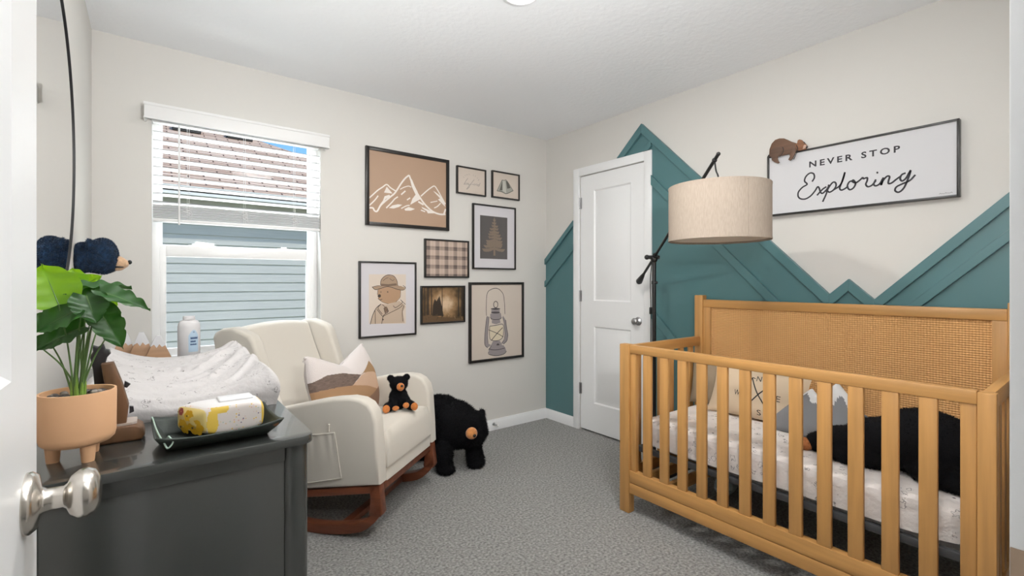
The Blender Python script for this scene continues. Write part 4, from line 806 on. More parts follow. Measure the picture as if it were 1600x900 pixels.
f=MB(); f.prism([(-.008,.258),(-.004,.325),(.05,.325),(.60,.26),(.60,.20),(.36,.215)],sd(0),-.252,.252,.008); f.build('front_panel',CREAM,ch,smooth=50)
# backrest and wings
def back(u,v):
    a=2*u-1; y=.545+.262*v+.02*math.sin(PI*v)-.012*(1-a*a); z=.40+.535*v+.020*(1-a*a)*v; return (-.256+.512*u,y,z)
f=MB(); n,m=22,26; f.grid(back,n,m)
def topr(u,v):
    p=Vector(back(u,1)); a=v*PI; r=.038; return (p.x,p.y+r-r*math.cos(a)+.02*v,p.z+r*.75*math.sin(a)-.02*v)
f.grid(topr,n,8)
f.grid(lambda u,v:tuple(Vector(topr(u,1)).lerp(Vector((-.256+.512*u,.735,.17)),v)),n,4); f.build('backrest',CREAM,ch,smooth=60)
wing=[(.50,.56),(.545,.585),(.60,.70),(.648,.845),(.668,.900),(.695,.932),(.745,.952),(.80,.968),(.86,.962),(.905,.940),(.918,.915),(.86,.62),(.79,.36),(.735,.170),(.70,.40)]
for s_ in (-1,1):
    f=MB(); f.prism(wing,sd(.298*s_),-.036,.036,.020,seg=4); f.build('wing',CREAM,ch,smooth=50)
# ---------------------------------------------------------------- chair cushion with mountain patches
LOC2W=Matrix.Translation((1.0758,2.2763,0))@Matrix.Rotation(math.atan2(.6189,.7855),4,'Z')
pc=thing('patchwork_cushion','slouching cushion with white, brown and tan mountain patches on the rocking chair','cushion',tuple(LOC2W@Vector((-.05,.40,.47))))
Mp=LOC2W@Matrix.Translation((.085,.352,.455))@Matrix.Rotation(R(-6),4,'Z')@Matrix.Rotation(R(-14),4,'X')
def pp(u,v,sgn):
    a,b=2*u-1,2*v-1
    BL,BR,TL,TR=Vector((-.285,0,.035)),Vector((.185,0,-.0)),Vector((-.300,0,.372)),Vector((.140,0,.388))
    p=BL.lerp(BR,u).lerp(TL.lerp(TR,u),v)
    p.z-=.100*max(0,1-abs(u-.52)/.50)**1.15*v**2.2; p.x+=.030*math.sin(PI*v)*(u-.45)*2; p.z+=.05*math.sin(PI*u)*(1-v)*-.3
    t=.078*((1-abs(a)**2.6)*(1-abs(b)**2.6))**.5
    t+=.006*mnoise.noise(Vector((p.x*13,p.z*13,sgn*2)))*min(1,t/.03)
    return Vector((p.x,sgn*t,p.z))
PATCH=[(4,[(.133,.108),(.183,.125),(.30,.041),(.23,-.05),(-.019,-.05),(-.019,.012),(-.009,.044),(.038,.079)]),
 (2,[(-.34,.190),(-.305,.188),(-.185,.181),(-.092,.17),(.022,.145),(.133,.108),(.038,.079),(-.009,.044),(-.02,-.06),(-.34,-.06)]),
 (3,[(-.092,.17),(-.008,.208),(.045,.218),(.117,.211),(.148,.199),(.21,.16),(.2,.11),(.133,.108),(.022,.145)]),
 (5,[(-.011,.211),(.018,.22),(.11,.277),(.125,.262),(.20,.18),(.148,.199),(.117,.211),(.045,.218)]),
 (1,[(-.34,.232),(-.311,.238),(-.24,.255),(-.143,.246),(-.007,.212),(-.092,.17),(-.185,.181),(-.305,.187),(-.34,.187)])]
def inpoly(x,y,P):
    c=False
    for i in range(len(P)):
        (x0,y0),(x1,y1)=P[i-1],P[i]
        if (y0>y)!=(y1>y) and x<(x1-x0)*(y-y0)/(y1-y0)+x0: c=not c
    return c
def pcol(u,v):
    p=pp(u,v,-1)
    for m,P in PATCH:
        if inpoly(p.x,p.z,P): return m
    return 0
PCM=[M('white boucle',(.68,.62,.60),.95,sheen=.3,bump=(260,.8,.003)),M('grey brown rib',(.15,.105,.085),.9,bump=((300,300,40),.8,.002),var=((40,40,260),.35)),M('camel cloth',(.37,.215,.115),.9,bump=(500,.3,.001)),M('peach cloth',(.55,.37,.26),.9,bump=(500,.3,.001)),M('brown cloth',(.25,.145,.095),.9,bump=(500,.3,.001),var=(200,.15)),M('ochre cloth',(.33,.20,.10),.9)]
f=MB(); f.grid(lambda u,v:Mp@pp(u,v,-1),130,110,pcol); f.grid(lambda u,v:Mp@pp(u,v,1),40,32,0); f.build('cover',PCM,pc,smooth=60)
for u in (.0,1.0):
    f=MB(); c=Mp@pp(u,.975,-1); f.ell(c,(.009,.009,.009),None,0,10,8)
    for k in range(9): f.tube([c,c+Vector((rng.normal(0,.010),rng.normal(0,.010),-.014-.02*rng.random()))],.003,5)
    f.build('tassel',PCM[0],pc)
# ---------------------------------------------------------------- small teddy on the seat
td=thing('teddy_bear','small black plush bear with orange paws sitting on the rocking chair','stuffed toy',(1.070,2.398,.503),R(-17),local=True)
V,Fc,N=blob([((0,0,.062),(.050,.045,.062)),((0,-.008,.140),(.048,.043,.040)),((-.043,.0,.172),(.019,.012,.019)),((.043,.0,.172),(.019,.012,.019)),((0,-.02,.135),(.03,.04,.028)),
  ((-.058,-.035,.026),(.024,.046,.024),Euler((0,0,R(-20)))),((.058,-.035,.026),(.024,.046,.024),Euler((0,0,R(20)))),((-.035,-.04,.05),(.018,.040,.018),Euler((R(35),0,R(8)))),((.038,-.038,.055),(.018,.038,.018),Euler((R(30),0,R(0))))],.0055,4)
f=MB(); f.add(V,Fc); fur(f,V,Fc,N,9000,.0065,.0014,droop=.2); f.build('body',FURB,td,smooth=180,recalc=False,weld=False)
OR=M('orange plush',(.52,.17,.035),.9,sheen=.3,var=(160,.25))
for nm,c,r in (('foot_pad',(-.073,-.076,.027),(.019,.007,.021)),('foot_pad',(.073,-.076,.027),(.019,.007,.021)),('paw_pad',(-.024,-.074,.026),(.018,.008,.013)),('paw_pad',(.030,-.069,.036),(.017,.008,.015)),('muzzle',(.003,-.056,.133),(.021,.019,.021))):
    f=MB(); f.ell(c,r); f.build(nm,OR,td,smooth=60)
f=MB(); f.ell((.008,-.0735,.141),(.0075,.006,.006)); f.build('nose',PLBLK,td)
# ---------------------------------------------------------------- standing black bear on the floor
fbr=thing('stuffed_bear','black plush standing bear on the carpet beside the rocking chair','stuffed toy',(1.56,2.70,0))
V,Fc,N=blob([((1.535,2.76,.275),(.150,.20,.165)),((1.50,2.86,.265),(.15,.125,.160)),((1.565,2.63,.275),(.148,.13,.150)),((1.625,2.545,.255),(.112,.105,.118)),
  ((1.455,2.585,.10),(.058,.060,.11)),((1.458,2.570,.030),(.058,.062,.032)),((1.665,2.560,.09),(.055,.055,.10)),((1.668,2.548,.028),(.056,.060,.030)),((1.455,2.90,.09),(.062,.062,.10)),((1.455,2.885,.028),(.06,.064,.03)),((1.60,2.93,.09),(.06,.06,.10)),((1.60,2.915,.028),(.06,.064,.03)),
  ((1.712,2.545,.345),(.030,.020,.030)),((1.550,2.515,.345),(.030,.020,.030))],.013,5,.010,.06)
f=MB(); f.add(V,Fc); fur(f,V,Fc,N,30000,.017,.0028); f.build('body',FURB,fbr,smooth=180,recalc=False,weld=False)
cdir=Vector((-.52,-.85,0)).normalized(); mc=Vector((1.570,2.447,.262))
f=MB(); f.ell(mc,(.037,.034,.036)); f.build('muzzle',TAN,fbr,smooth=60)
f=MB(); f.ell(mc+Vector((.000,-.034,-.006)),(.011,.009,.010)); f.build('nose',PLBLK,fbr)
# ---------------------------------------------------------------- round mirror and mounted bear head
mr=thing('round_mirror','large round wall mirror with a thin black rim on the left wall','mirror',(LX,1.84,1.62))
mm=Matrix.Rotation(R(90),3,'Y')
f=MB(); f.lathe([(.4945,.0005),(.4995,.0005),(.500,.011),(.499,.012),(.4955,.012),(.4945,.011),(.4945,.0005)],(LX,1.84,1.62),mm,120); f.build('rim',BLACKM,mr,smooth=40)
f=MB(); f.lathe([(.4948,.001),(.4948,.008),(0,.008)],(LX,1.84,1.62),mm,120); f.build('mirror_glass',M('mirror silver',(.93,.93,.93),.01,metal=1),mr,smooth=30)
bh=thing('plush_trophy','navy plush bear head mounted on the left wall beyond the mirror','wall ornament',(LX,2.45,1.295))
V,Fc,N=blob([((LX+.020,2.45,1.288),(.030,.062,.060)),((LX+.045,2.45,1.290),(.030,.060,.058)),((LX+.080,2.45,1.296),(.050,.070,.071)),((LX+.105,2.45,1.282),(.025,.052,.048)),((LX+.045,2.390,1.340),(.012,.02,.022)),((LX+.045,2.510,1.340),(.012,.02,.022))],.008,4,.003,.03)
f=MB(); f.add(V,Fc); fur(f,V,Fc,N,16000,.006,.0018,droop=.2); f.v=[(max(LX+.0008,v[0]),v[1],v[2]) for v in f.v]; f.build('head',FURN,bh,smooth=180,recalc=False,weld=False)
V,Fc,N=blob([((LX+.120,2.45,1.274),(.034,.032,.026)),((LX+.145,2.45,1.268),(.017,.023,.018)),((LX+.123,2.45,1.250),(.024,.022,.012))],.005,3)
f=MB(); f.add(V,Fc); f.build('muzzle',TANL,bh,smooth=180,recalc=False)
f=MB(); f.ell((LX+.126,2.427,1.2535),(.020,.004,.0035)); f.build('mouth',PLBLK,bh)
f=MB(); f.ell((LX+.163,2.45,1.274),(.0075,.011,.009)); f.build('nose',PLBLK,bh)
for y in (2.415,2.485):
    f=MB(); f.ell((LX+.115,y,1.316),(.006,.006,.006)); f.build('eye',PLBLK,bh)
# ---------------------------------------------------------------- dresser
dr=thing('dresser','dark charcoal dresser below the round mirror','dresser',(.05,1.81,0))
dx0,dx1,dy0,dy1=-.195,.287,1.128,2.495
def rrect(x0,x1,y0,y1,r,n=6):
    o=[]
    for cx,cy,a0 in ((x1-r,y0+r,-90),(x1-r,y1-r,0),(x0+r,y1-r,90),(x0+r,y0+r,180)):
        o+=[(cx+r*math.cos(R(a0+90*i/n)),cy+r*math.sin(R(a0+90*i/n))) for i in range(n+1)]
    return o
up=lambda a,b,h:(a,b,h)
f=MB(); f.prism(rrect(-.203,.298,1.117,2.506,.030),up,.831,.850,.003); f.build('top',DRESS,dr,smooth=40)
for x0,x1 in ((dx1-.052,dx1),(dx0,dx0+.045)):
    for y0,y1 in ((dy0,dy0+.045),(dy1-.045,dy1)):
        f=MB(); f.prism(rrect(x0,x1,y0,y1,.018),up,0,.831); f.build('corner_post',DRESS,dr,smooth=40)
for y0,y1 in ((dy0+.010,dy0+.024),(dy1-.024,dy1-.010)):
    f=MB(); f.box(dx0+.04,dx1-.05,y0,y1,.06,.800,.001); f.build('end_panel',DRESS,dr,weld=False)
f=MB()
for y0,y1 in ((dy0+.003,dy0+.022),(dy1-.022,dy1-.003)): f.box(dx0+.04,dx1-.05,y0,y1,.800,.831,.001); 
f.box(dx0+.01,dx0+.02,dy0+.04,dy1-.04,.06,.83); f.box(dx0+.02,dx1-.03,dy0+.03,dy1-.03,.07,.09); f.box(dx1-.035,dx1-.012,dy0+.04,dy1-.04,.80,.831); f.build('carcass',DRESS,dr,weld=False)
for c in range(2):
    for r_ in range(3):
        y0=dy0+.05+c*.635; z0=.095+r_*.235; f=MB(); f.box(dx1-.03,dx1-.008,y0,y0+.628,z0,z0+.228,.003); o=f.build('drawer',DRESS,dr)
        f=MB(); f.lathe([(0,0),(.006,0),(.006,.012),(.013,.018),(.013,.024),(0,.026)],(dx1-.008,y0+.314,z0+.114),mm,18); f.build('knob',CHROME,o)
TOP=.8503
# ---------------------------------------------------------------- changing pad on the dresser
PADF=spots('printed pad cover',(.56,.54,.54),(.07,.06,.06),26,.13,.85,.25,bump=(11,.8,.02,5),ring=(34,.25,.03))
px0,px1,py0,py1=-.130,.288,1.455,2.225
FOLDS=[(.045,.017,[(-.95,.80),(-.4,.66),(.1,.60),(.55,.72),(.95,.92)]),(.040,.016,[(-.95,.42),(-.3,.40),(.15,.50),(.6,.74),(.95,.80)]),(.05,.016,[(-.9,.22),(-.2,.20),(.3,.30),(.75,.55),(.98,.66)]),
 (.035,.012,[(-.8,.10),(-.1,.07),(.5,.14),(.95,.40)]),(.03,.010,[(.05,.56),(.5,.60),(.95,.56)]),(.03,.010,[(-.7,.30),(-.1,.31),(.3,.42)]),(.03,.009,[(.3,.85),(.6,.90),(.9,.99)])]
def _near(P,t,v):
    q=Vector((t,v,0)); best=None
    for a,b in zip(P,P[1:]):
        A,B=Vector((*a,0)),Vector((*b,0)); D=B-A; k=max(0,min(1,(q-A).dot(D)/D.length_squared)); c=A+D*k
        if best is None or (q-c).length<(q-best).length: best=c
    return best
def padz(x,y):
    t=(x-.079)/.209; v=(y-py0)/(py1-py0); a=abs(t)
    z=.048+.062*a**2.2+.012*v
    q=Vector((x*5+y*2.2,y*7-x*3,.3)); z+=.008*mnoise.noise(q)*(1-.4*a)
    for wd,am,P in FOLDS:
        d=min((Vector((t,v,0))-_near(P,t,v)).length for _ in (0,))
        z+=am*math.exp(-(d/wd)**2)-am*.5*math.exp(-(d/(wd*2.4))**2)
    return z
def pad(u,v):
    e=.07; cu=min(1,max(0,(u-e)/(1-2*e))); cv=min(1,max(0,(v-e)/(1-2*e)))
    du=(e-u)/e if u<e else ((u-1+e)/e if u>1-e else 0); dv=(e-v)/e if v<e else ((v-1+e)/e if v>1-e else 0)
    x=px0+.018+(px1-px0-.036)*cu; y=py0+.018+(py1-py0-.036)*cv; d=max(du,dv); z=padz(x,y)
    sx=-1 if u<.5 else 1; sy=-1 if v<.5 else 1
    out=.014*math.sin(min(1,d*2.2)*PI/2)*(1+.5*math.sin(d*PI)); zz=z*(1-max(0,(d-.18)/.82)) - .012*min(1,d/.18)*(1-max(0,(d-.18)/.82))
    k=.004*mnoise.noise(Vector((x*14,y*14,d*3)))*d*(1-d)*4
    if d>0:
        wx=du/(du+dv+1e-9)*1. if du<dv else 1; wy=dv/(du+dv+1e-9)*1. if dv<du else 1
        if du>0: x+=sx*(out+k)*(1 if du>=dv else du/d)
        if dv>0: y+=sy*(out+k)*(1 if dv>=du else dv/d)
    return (x,y,TOP+max(0,zz))
f=MB(); f.grid(pad,120,170); tag(f.build('changing_pad',PADF,orig=(.08,1.84,TOP),smooth=70),'contoured changing pad with a rumpled white printed cover on the dresser','changing pad')
# ---------------------------------------------------------------- leather tray with wipes
LEA=M('dark green leather',(.028,.037,.031),.6,bump=(300,.3,.0008))
TB=TOP+.0032
tr=thing('leather_tray','dark green leather tray with pinched corners holding a wipes pack','tray',(.118,1.235,TOP))
bx=[(.030,1.188),(.212,1.188),(.212,1.300),(.030,1.300)]; rx_=[(.010,1.135),(.236,1.140),(.228,1.322),(.004,1.322)]
def trayside(A,B,C,D,n=14):
    def fn(u,v):
        b=Vector((A[0]+(B[0]-A[0])*u,A[1]+(B[1]-A[1])*u,TB)); t=Vector((C[0]+(D[0]-C[0])*u,C[1]+(D[1]-C[1])*u,TOP+.034+.010*abs(2*u-1)**3))
        p=b.lerp(t,v); return p+Vector((0,0,-.004*math.sin(PI*v)*v))
    return fn
f=MB(); f.grid(lambda u,v:(bx[0][0]+(bx[1][0]-bx[0][0])*u,bx[0][1]+(bx[2][1]-bx[0][1])*v,TB),1,1)
for i in range(4):
    j=(i+1)%4; f.grid(trayside(bx[i],bx[j],rx_[i],rx_[j]),14,6)
o=f.build('tray_body',LEA,tr,smooth=40); so=o.modifiers.new('s','SOLIDIFY'); so.thickness=.0028; so.offset=1
f=MB()
f.tube(catmull([(.030,1.150,TOP+.040),(.022,1.165,TOP+.028),(.016,1.20,TOP+.030),(.010,1.25,TOP+.036),(.006,1.30,TOP+.042),(.004,1.318,TOP+.044)],6),.0016,6)
f.tube(catmull([(.030,1.150,TOP+.040),(.036,1.140,TOP+.030),(.028,1.139,TOP+.020),(.022,1.146,TOP+.030)],6),.0016,6); f.build('cord',M('pale green cord',(.42,.55,.47),.7),tr)
f=MB(); f.lathe([(0,0),(.0065,0),(.0065,.0015),(.004,.003),(0,.003)],(.222,1.150,TOP+.031),Matrix.Rotation(R(80),3,'X'),18); f.build('snap',M('copper snap',(.20,.10,.06),.4,1),tr)
wp=thing('wipes_pack','white soft pack of baby wipes with yellow flower print in the green tray','wipes',(.134,1.255,TB+.0035))
Mw=Matrix.Translation((.152,1.258,TB+.0035))@Matrix.Rotation(R(1),4,'Z')
def wfun(u,v):
    a=2*PI*v; c,s_=math.cos(a),math.sin(a); e=.32; q=1-abs(2*u-1)**5*.25
    yy=math.copysign(abs(c)**e,c)*.042*(1-.06*math.sin(a)); return Mw@Vector((-.055+.110*u-.55*(1-u)**2*(yy+.042),yy,.034+math.copysign(abs(s_)**e,s_)*.034*q))
def film():
    m=M('printed film',(.74,.71,.70),.35,coat=.2); n=m.node_tree.nodes; L=m.node_tree.links; b=n['Principled BSDF']; tc=n.new('ShaderNodeTexCoord')
    v=n.new('ShaderNodeTexVoronoi'); v.inputs['Scale'].default_value=230; L.new(tc.outputs['Object'],v.inputs['Vector'])
    sp=n.new('ShaderNodeSeparateColor'); L.new(v.outputs['Color'],sp.inputs[0])
    cr=n.new('ShaderNodeValToRGB'); cr.color_ramp.interpolation='CONSTANT'; e=cr.color_ramp.elements; e[0].color=(.72,.66,.63,1); e[1].position=.62; e[1].color=(.68,.40,.36,1)
    for p,c in ((.70,(.76,.52,.10)),(.79,(.45,.55,.48)),(.86,(.14,.11,.20)),(.89,(.72,.66,.63)),(.95,(.66,.48,.30))): q=e.new(p); q.color=(*c,1)
    L.new(sp.outputs[0],cr.inputs[0])
    lt=n.new('ShaderNodeMath'); lt.operation='LESS_THAN'; lt.inputs[1].default_value=.36; L.new(v.outputs['Distance'],lt.inputs[0])
    mx=n.new('ShaderNodeMix'); mx.data_type='RGBA'; mx.inputs[6].default_value=(.72,.66,.63,1); L.new(lt.outputs[0],mx.inputs[0]); L.new(cr.outputs[0],mx.inputs[7]); L.new(mx.outputs[2],b.inputs['Base Color']); return m
WPM=[M('white film',(.76,.74,.74),.35,coat=.2),M('yellow print',(.72,.50,.08),.4),film(),M('pale yellow print',(.80,.66,.26),.4)]
def wcol(u,v):
    p=Mw.inverted()@Vector(wfun(u,v))
    if p.z>.062: return 0
    if u>.97: return 1
    if p.y<0 and ((u-.10)/.10)**2+((p.z-.030)/.026)**2<1: return 1
    if p.y<0 and ((u-.24)/.15)**2+((p.z-.058)/.012)**2<1: return 1
    return 2
f=MB(); f.grid(wfun,80,96,wcol); 
for u0,mi in ((0,3),(1,1)):   # rounded gusset ends
    rim=[wfun(u0,k/96) for k in range(97)]; c=sum((p for p in rim[:-1]),Vector((0,0,0)))/96; ax=Mw.to_3x3()@Vector((-.9,-.35,0) if u0==0 else (1,0,0))
    f.grid(lambda u,v:rim[round(u*96)].lerp(c,v)+ax*(.009*math.sin(v*PI/2)),96,6,mi)
f.build('pack',WPM,wp,smooth=50)
f=MB(); f.box(-.030,.040,-.022,.026,.066,.073,.004,mat=Mw,seg=3); f.box(-.034,.044,-.026,.030,.064,.0675,.002,mat=Mw); f.build('flip_lid',M('white lid',(.80,.80,.82),.3),wp)
# flowers on the near end of the pack
f=MB()
for cy,cz,r,mi in ((-.020,.020,.019,0),(.014,.018,.018,0),(-.004,.044,.013,0),(.022,.050,.009,1)):
    for k in range(6):
        a=k*PI/3; f.add([Mw@(lambda Y,Z:Vector((-.056-.55*(Y+.042)-.0012-.0085*max(0,1-((Y/.042)**2+((Z-.034)/.034)**2)**.5)**.6,Y,Z)))(cy+r*.55*math.cos(a)+r*.45*math.cos(b),cz+r*.55*math.sin(a)+r*.45*math.sin(b)) for b in np.linspace(0,2*PI,9)[:-1]],[tuple(range(8))],mi)
    f.add([Mw@Vector((-.056-.55*(cy+r*.16*math.cos(b)+.042)-.0108,cy+r*.16*math.cos(b),cz+r*.16*math.sin(b))) for b in np.linspace(0,2*PI,9)[:-1]],[tuple(range(8))],2)
f.build('flower_print',[M('gold petal',(.72,.44,.02),.5),M('red petal',(.40,.08,.06),.5),M('dark centre',(.12,.09,.03),.5)],wp,smooth=0,recalc=False,weld=False)
# ---------------------------------------------------------------- potted plant
PX,PY=-.111,1.247
pt=thing('potted_plant','leafy green plant in a round peach footed pot on the dresser','plant',(PX,PY,TOP))
TERRA=M('peach ceramic',(.80,.47,.265),.6,bump=(200,.1,.0005))
f=MB(); f.lathe([(0,.880),(.040,.880),(.0500,.883),(.0555,.889),(.0578,.899),(.0585,.978),(.0580,.983),(.0545,.983),(.0535,.975),(.053,.960),(0,.960)],(PX,PY,0),None,56); pot=f.build('pot',TERRA,pt,smooth=50)
for a in (-62,-182,58):
    x,y=PX+.036*math.cos(R(a)),PY+.036*math.sin(R(a)); f=MB(); f.lathe([(0,TOP),(.0095,TOP),(.0100,TOP+.003),(.0125,TOP+.034),(0,TOP+.036)],(x,y,0),None,20); f.build('foot',TERRA,pot,smooth=50)
f=MB(); f.lathe([(.053,.966),(.02,.970),(0,.971)],(PX,PY,0),None,24,0)
random.seed(4); r=random.Random(11)
for k in range(60):
    a=r.random()*2*PI; q=.047*math.sqrt(r.random()); s=r.uniform(.004,.008); f.ell((PX+q*math.cos(a),PY+q*math.sin(a),.972+.003*r.random()),(s,s*.8,s*.6),Euler((0,0,a)),1+k%2,8,6)
f.build('pebbles',[M('dark soil',(.03,.022,.018),.95),M('dark pebble',(.06,.05,.045),.5),M('pale pebble',(.28,.24,.21),.5)],pt,smooth=60)
LM=[leafmat('dark leaf',(.020,.085,.014),.28),leafmat('lime leaf',(.17,.36,.018),.5)]
STEM=M('green stem',(.10,.19,.05),.5)
CAMN=Vector((.07,-.92,.38)).normalized()
def leaf(b,t,w,nm,mi,name='leaf'):
    b,t=Vector(b),Vector(t); A=t-b; n0={'c':Vector((.05,-.95,.25)),'u':Vector((.05,-.22,.97)),'m':Vector((.05,-.66,.75))}[nm]
    S=A.cross(n0).normalized(); Nn=S.cross(A).normalized(); L=A.length
    def fn(u,v):
        s=2*v-1; W=(math.sin(PI*min(1,(u*.93+.10)**.82)))**.75 if u<.995 else 0.02
        for c in ((.36,.60) if mi==0 else ()): W*=1-.16*math.exp(-((u-c-.05*abs(s))/.035)**2)*abs(s)**2
        uu=u-.10*abs(s)*(1-u)**2-.02*abs(s)
        p=b+A*uu+S*(s*W*w*.5)+Nn*(w*.16*abs(s)**1.3-L*.16*u*u+.10*L*u)+Nn*.003*math.sin(u*22+s*3)*abs(s); return p
    f=MB(); f.grid(fn,26,14); o=f.build(name,LM[mi],pt,smooth=180)
    f=MB(); f.tube([fn(i/12,.5)-Nn*.0006 for i in range(12)],[.0016*(1-i/14) for i in range(12)],5); f.build('vein',STEM,o)
LEAVES=[
((-0.135, 1.214, 1.153),(-0.163, 1.261, 1.228),0.085,'c',1),
((-0.116, 1.301, 1.183),(-0.127, 1.322, 1.225),0.04,'c',1),
((-0.11, 1.321, 1.188),(-0.079, 1.31, 1.209),0.034,'c',1),
((-0.116, 1.263, 1.181),(-0.029, 1.272, 1.184),0.055,'u',0),
((-0.075, 1.206, 1.177),(0.002, 1.185, 1.14),0.042,'m',0),
((-0.081, 1.224, 1.146),(-0.041, 1.205, 1.062),0.055,'c',0),
((-0.102, 1.202, 1.145),(-0.176, 1.221, 1.1),0.08,'m',0),
((-0.1, 1.226, 1.109),(-0.182, 1.238, 1.063),0.062,'m',0),
((-0.096, 1.21, 1.169),(-0.079, 1.184, 1.114),0.06,'c',0),
((-0.075, 1.307, 1.134),(-0.053, 1.303, 1.163),0.026,'c',1),
((-0.105, 1.242, 1.161),(-0.043, 1.232, 1.168),0.05,'m',0),
((-0.097, 1.287, 1.111),(-0.082, 1.287, 1.133),0.03,'c',1),
]
for b,t,w,nm,mi in LEAVES:
    leaf(b,t,w,nm,mi)
    r0=Vector((PX+random.uniform(-.008,.008),PY+random.uniform(-.008,.008),.972)); e=Vector(b); mid=r0.lerp(e,.55)+Vector((0,0,.010)); mid.x=r0.x+(e.x-r0.x)*.48; mid.y=r0.y+(e.y-r0.y)*.48
    f=MB(); f.tube(catmull([r0,mid,e],8),[.0017-.0006*i/16 for i in range(17)],7); f.build('stem',STEM,pt,smooth=60)
for e in ((-.160,1.232,1.072),(-.148,1.240,1.078),(-.066,1.225,1.090),(-.100,1.235,1.11),(-.088,1.24,1.12)):
    r0=Vector((PX+random.uniform(-.008,.008),PY-.004,.972)); e=Vector(e); mid=r0.lerp(e,.5)+Vector((0,0,.012))
    f=MB(); f.tube(catmull([r0,mid,e],8),[.0018-.0006*i/16 for i in range(17)],7); f.build('stem',STEM,pt,smooth=60)
f=MB()
for k in range(7):
    a=k*.9; f.tube([(PX+.008*math.cos(a),PY+.008*math.sin(a),.968),(PX+.011*math.cos(a),PY+.011*math.sin(a),1.0+.008*(k%3))],[.0045,.0015],6)
f.build('stem_base',M('fresh stem base',(.20,.33,.05),.5),pt)
# ---------------------------------------------------------------- rustic bookend, mountain ornament, powder bottle
be=thing('bookend','rustic log bookend with a black carved bear on the dresser','ornament',(-.06,1.33,TOP))
LOG=wood('brown log wood',(.115,.055,.023),2,.35,.6); BARK=M('dark bark',(.045,.026,.015),.9,bump=(80,.9,.004)); PALE=M('pale sawn wood',(.42,.36,.32),.7,var=((30,4,30),.2))
f=MB(); f.prism([(-.090,TOP),(-.014,TOP),(-.008,TOP+.010),(-.012,TOP+.026),(-.022,TOP+.034),(-.090,TOP+.038)],lambda a,b,h:(a,h,b),1.309,1.372,.005,seg=3); f.build('log_base',LOG,be,smooth=40)
f=MB(); f.prism([(-.086,1.313),(-.030,1.313),(-.022,1.320),(-.022,1.362),(-.030,1.368),(-.086,1.368)],lambda a,b,h:(a,b,h),TOP+.0355,TOP+.040); f.build('sawn_face',PALE,be,smooth=40)
f=MB(); f.prism([(-.060,TOP+.037),(-.040,TOP+.037),(-.036,TOP+.075),(-.047,TOP+.125),(-.062,TOP+.172),(-.082,TOP+.170),(-.074,TOP+.110)],lambda a,b,h:(a,h,b),1.315,1.350,.004); f.build('upright_slab',LOG,be,smooth=40)
bp_=[(-.096,.90),(-.094,.96),(-.097,1.005),(-.102,1.035),(-.097,1.045),(-.098,1.058),(-.089,1.054),(-.080,1.060),(-.077,1.048),(-.070,1.046),(-.068,1.038),(-.074,1.030),(-.077,1.015),(-.070,1.0),(-.066,.97),(-.070,.95),(-.062,.93),(-.060,.90)]
f=MB(); f.prism(bp_,lambda a,b,h:(a,h,b),1.351,1.372,.003); f.box(-.045,-.038,1.350,1.356,.925,.935,.001); f.prism([(-.044,.975),(-.034,.967),(-.040,.960),(-.046,.962)],lambda a,b,h:(a,h,b),1.351,1.36); f.prism([(-.036,.902),(-.028,.905),(-.029,.916),(-.036,.918)],lambda a,b,h:(a,h,b),1.351,1.36); f.prism([(-.089,TOP+.0375),(-.04,TOP+.0375),(-.04,.905),(-.089,.905)],lambda a,b,h:(a,h,b),1.351,1.372)
f.build('bear_carving',M('black carved wood',(.014,.012,.014),.6),be,smooth=30)
mo=thing('mountain_ornament','row of three small wooden peaks with white tops behind the changing pad','ornament',(-.026,2.40,TOP))
f=MB(); f.box(-.125,.075,2.365,2.425,TOP,TOP+.022,.003); f.build('base_block',LOG,mo)
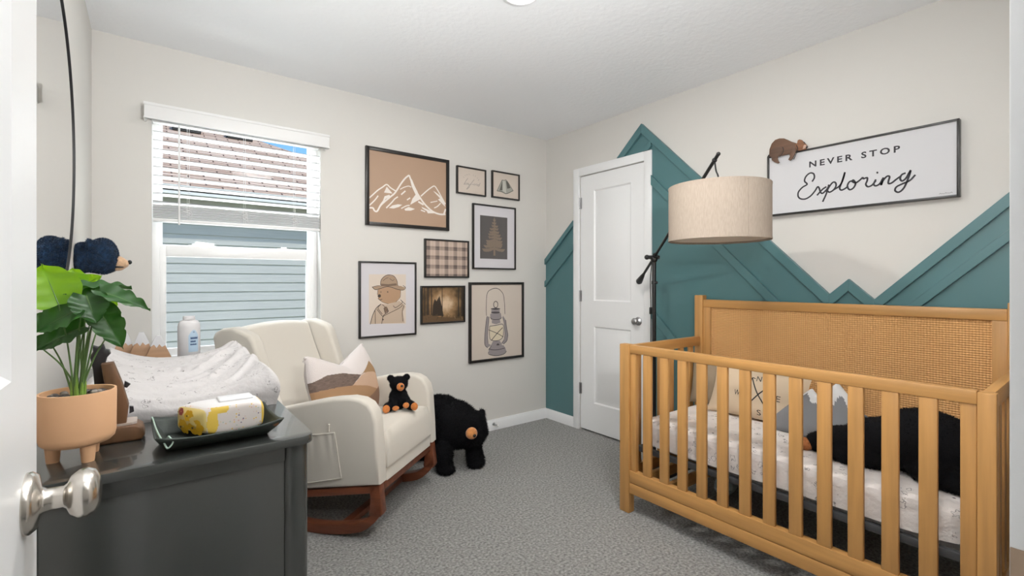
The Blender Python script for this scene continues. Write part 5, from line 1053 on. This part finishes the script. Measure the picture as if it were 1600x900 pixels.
for cx,tz,yy in ((-.080,.994,2.414),(-.026,.993,2.395),(.027,.977,2.376)):
    hw=.050; f=MB(); zl=TOP+.022; k=zl+.60*(tz-zl)
    f.prism([(cx-hw,zl),(cx+hw,zl),(cx+.007,tz),(cx-.007,tz)],lambda a,b,h:(a,h,b),yy-.008,yy+.008,.001); pk_=f.build('peak',wood('peak wood',(.40,.24,.14),0),mo)
    w=lambda z:.007+(hw-.007)*(tz-z)/(tz-zl)
    zz=[(cx-w(k)-.0006,k),(cx-w(k)*.55,k+.008),(cx-w(k)*.2,k-.006),(cx+w(k)*.15,k+.009),(cx+w(k)*.5,k-.003),(cx+w(k)+.0006,k+.004)]
    f=MB(); f.prism(zz+[(cx+.0075,tz+.0006),(cx-.0075,tz+.0006)],lambda a,b,h:(a,h,b),yy-.0087,yy+.0087); f.build('snow_cap',M('chalk white',(.66,.66,.68),.8),pk_,smooth=20)
bo=thing('powder_bottle','white powder bottle with a pale blue arched label behind the changing pad','bottle',(.130,2.38,TOP))
BOT=M('milky plastic',(.62,.61,.62),.35,spec=.5)
f=MB(); f.lathe([(0,TOP),(.036,TOP),(.0395,TOP+.004),(.0395,1.010),(.0375,1.022),(.031,1.032),(.022,1.037),(.0205,1.039),(0,1.039)],(.130,2.38,0),None,40,sy=.75); f.build('body',BOT,bo,smooth=40)
f=MB(); f.lathe([(.021,1.036),(.0215,1.0385),(.0215,1.050),(.0195,1.0525),(0,1.0525)],(.130,2.38,0),None,32); f.build('cap',BOT,bo,smooth=40)
lb=MB()
def lfn(a,z,o): 
    x=.130+.0398*math.sin(a); y=2.38-.0298*math.cos(a); return (x,y-.0003*o,z)
P=[(R(-5),.905),(R(-5),.972)]+[(R(22+27*math.cos(q)*-1),.972+.024*math.sin(q)) for q in np.linspace(0,PI,11)][::1]+[(R(49),.972),(R(49),.905)]
n=12
lb.grid(lambda u,v:lfn(R(-5+54*u),.905+(.067+.024*math.sin(PI*u))*v,1),n,6,0)
for z0,u0,u1,h in ((.958,.18,.92,.010),(.945,.18,.70,.008),(.933,.16,.80,.007)): lb.grid(lambda u,v:lfn(R(-5+54*(u0+(u1-u0)*u)),z0+h*v*(.75+.25*math.sin(u*40)),2.5),40,1,1)
lb.grid(lambda u,v:lfn(R(-5+54*(.42+.16*u)),.984+.006*v,2.5),6,1,2)
lb.build('label',[M('pale blue label',(.42,.55,.68),.4),M('navy label print',(.04,.08,.18),.4),M('slate label print',(.22,.30,.42),.4)],bo,smooth=0,recalc=False,weld=False)
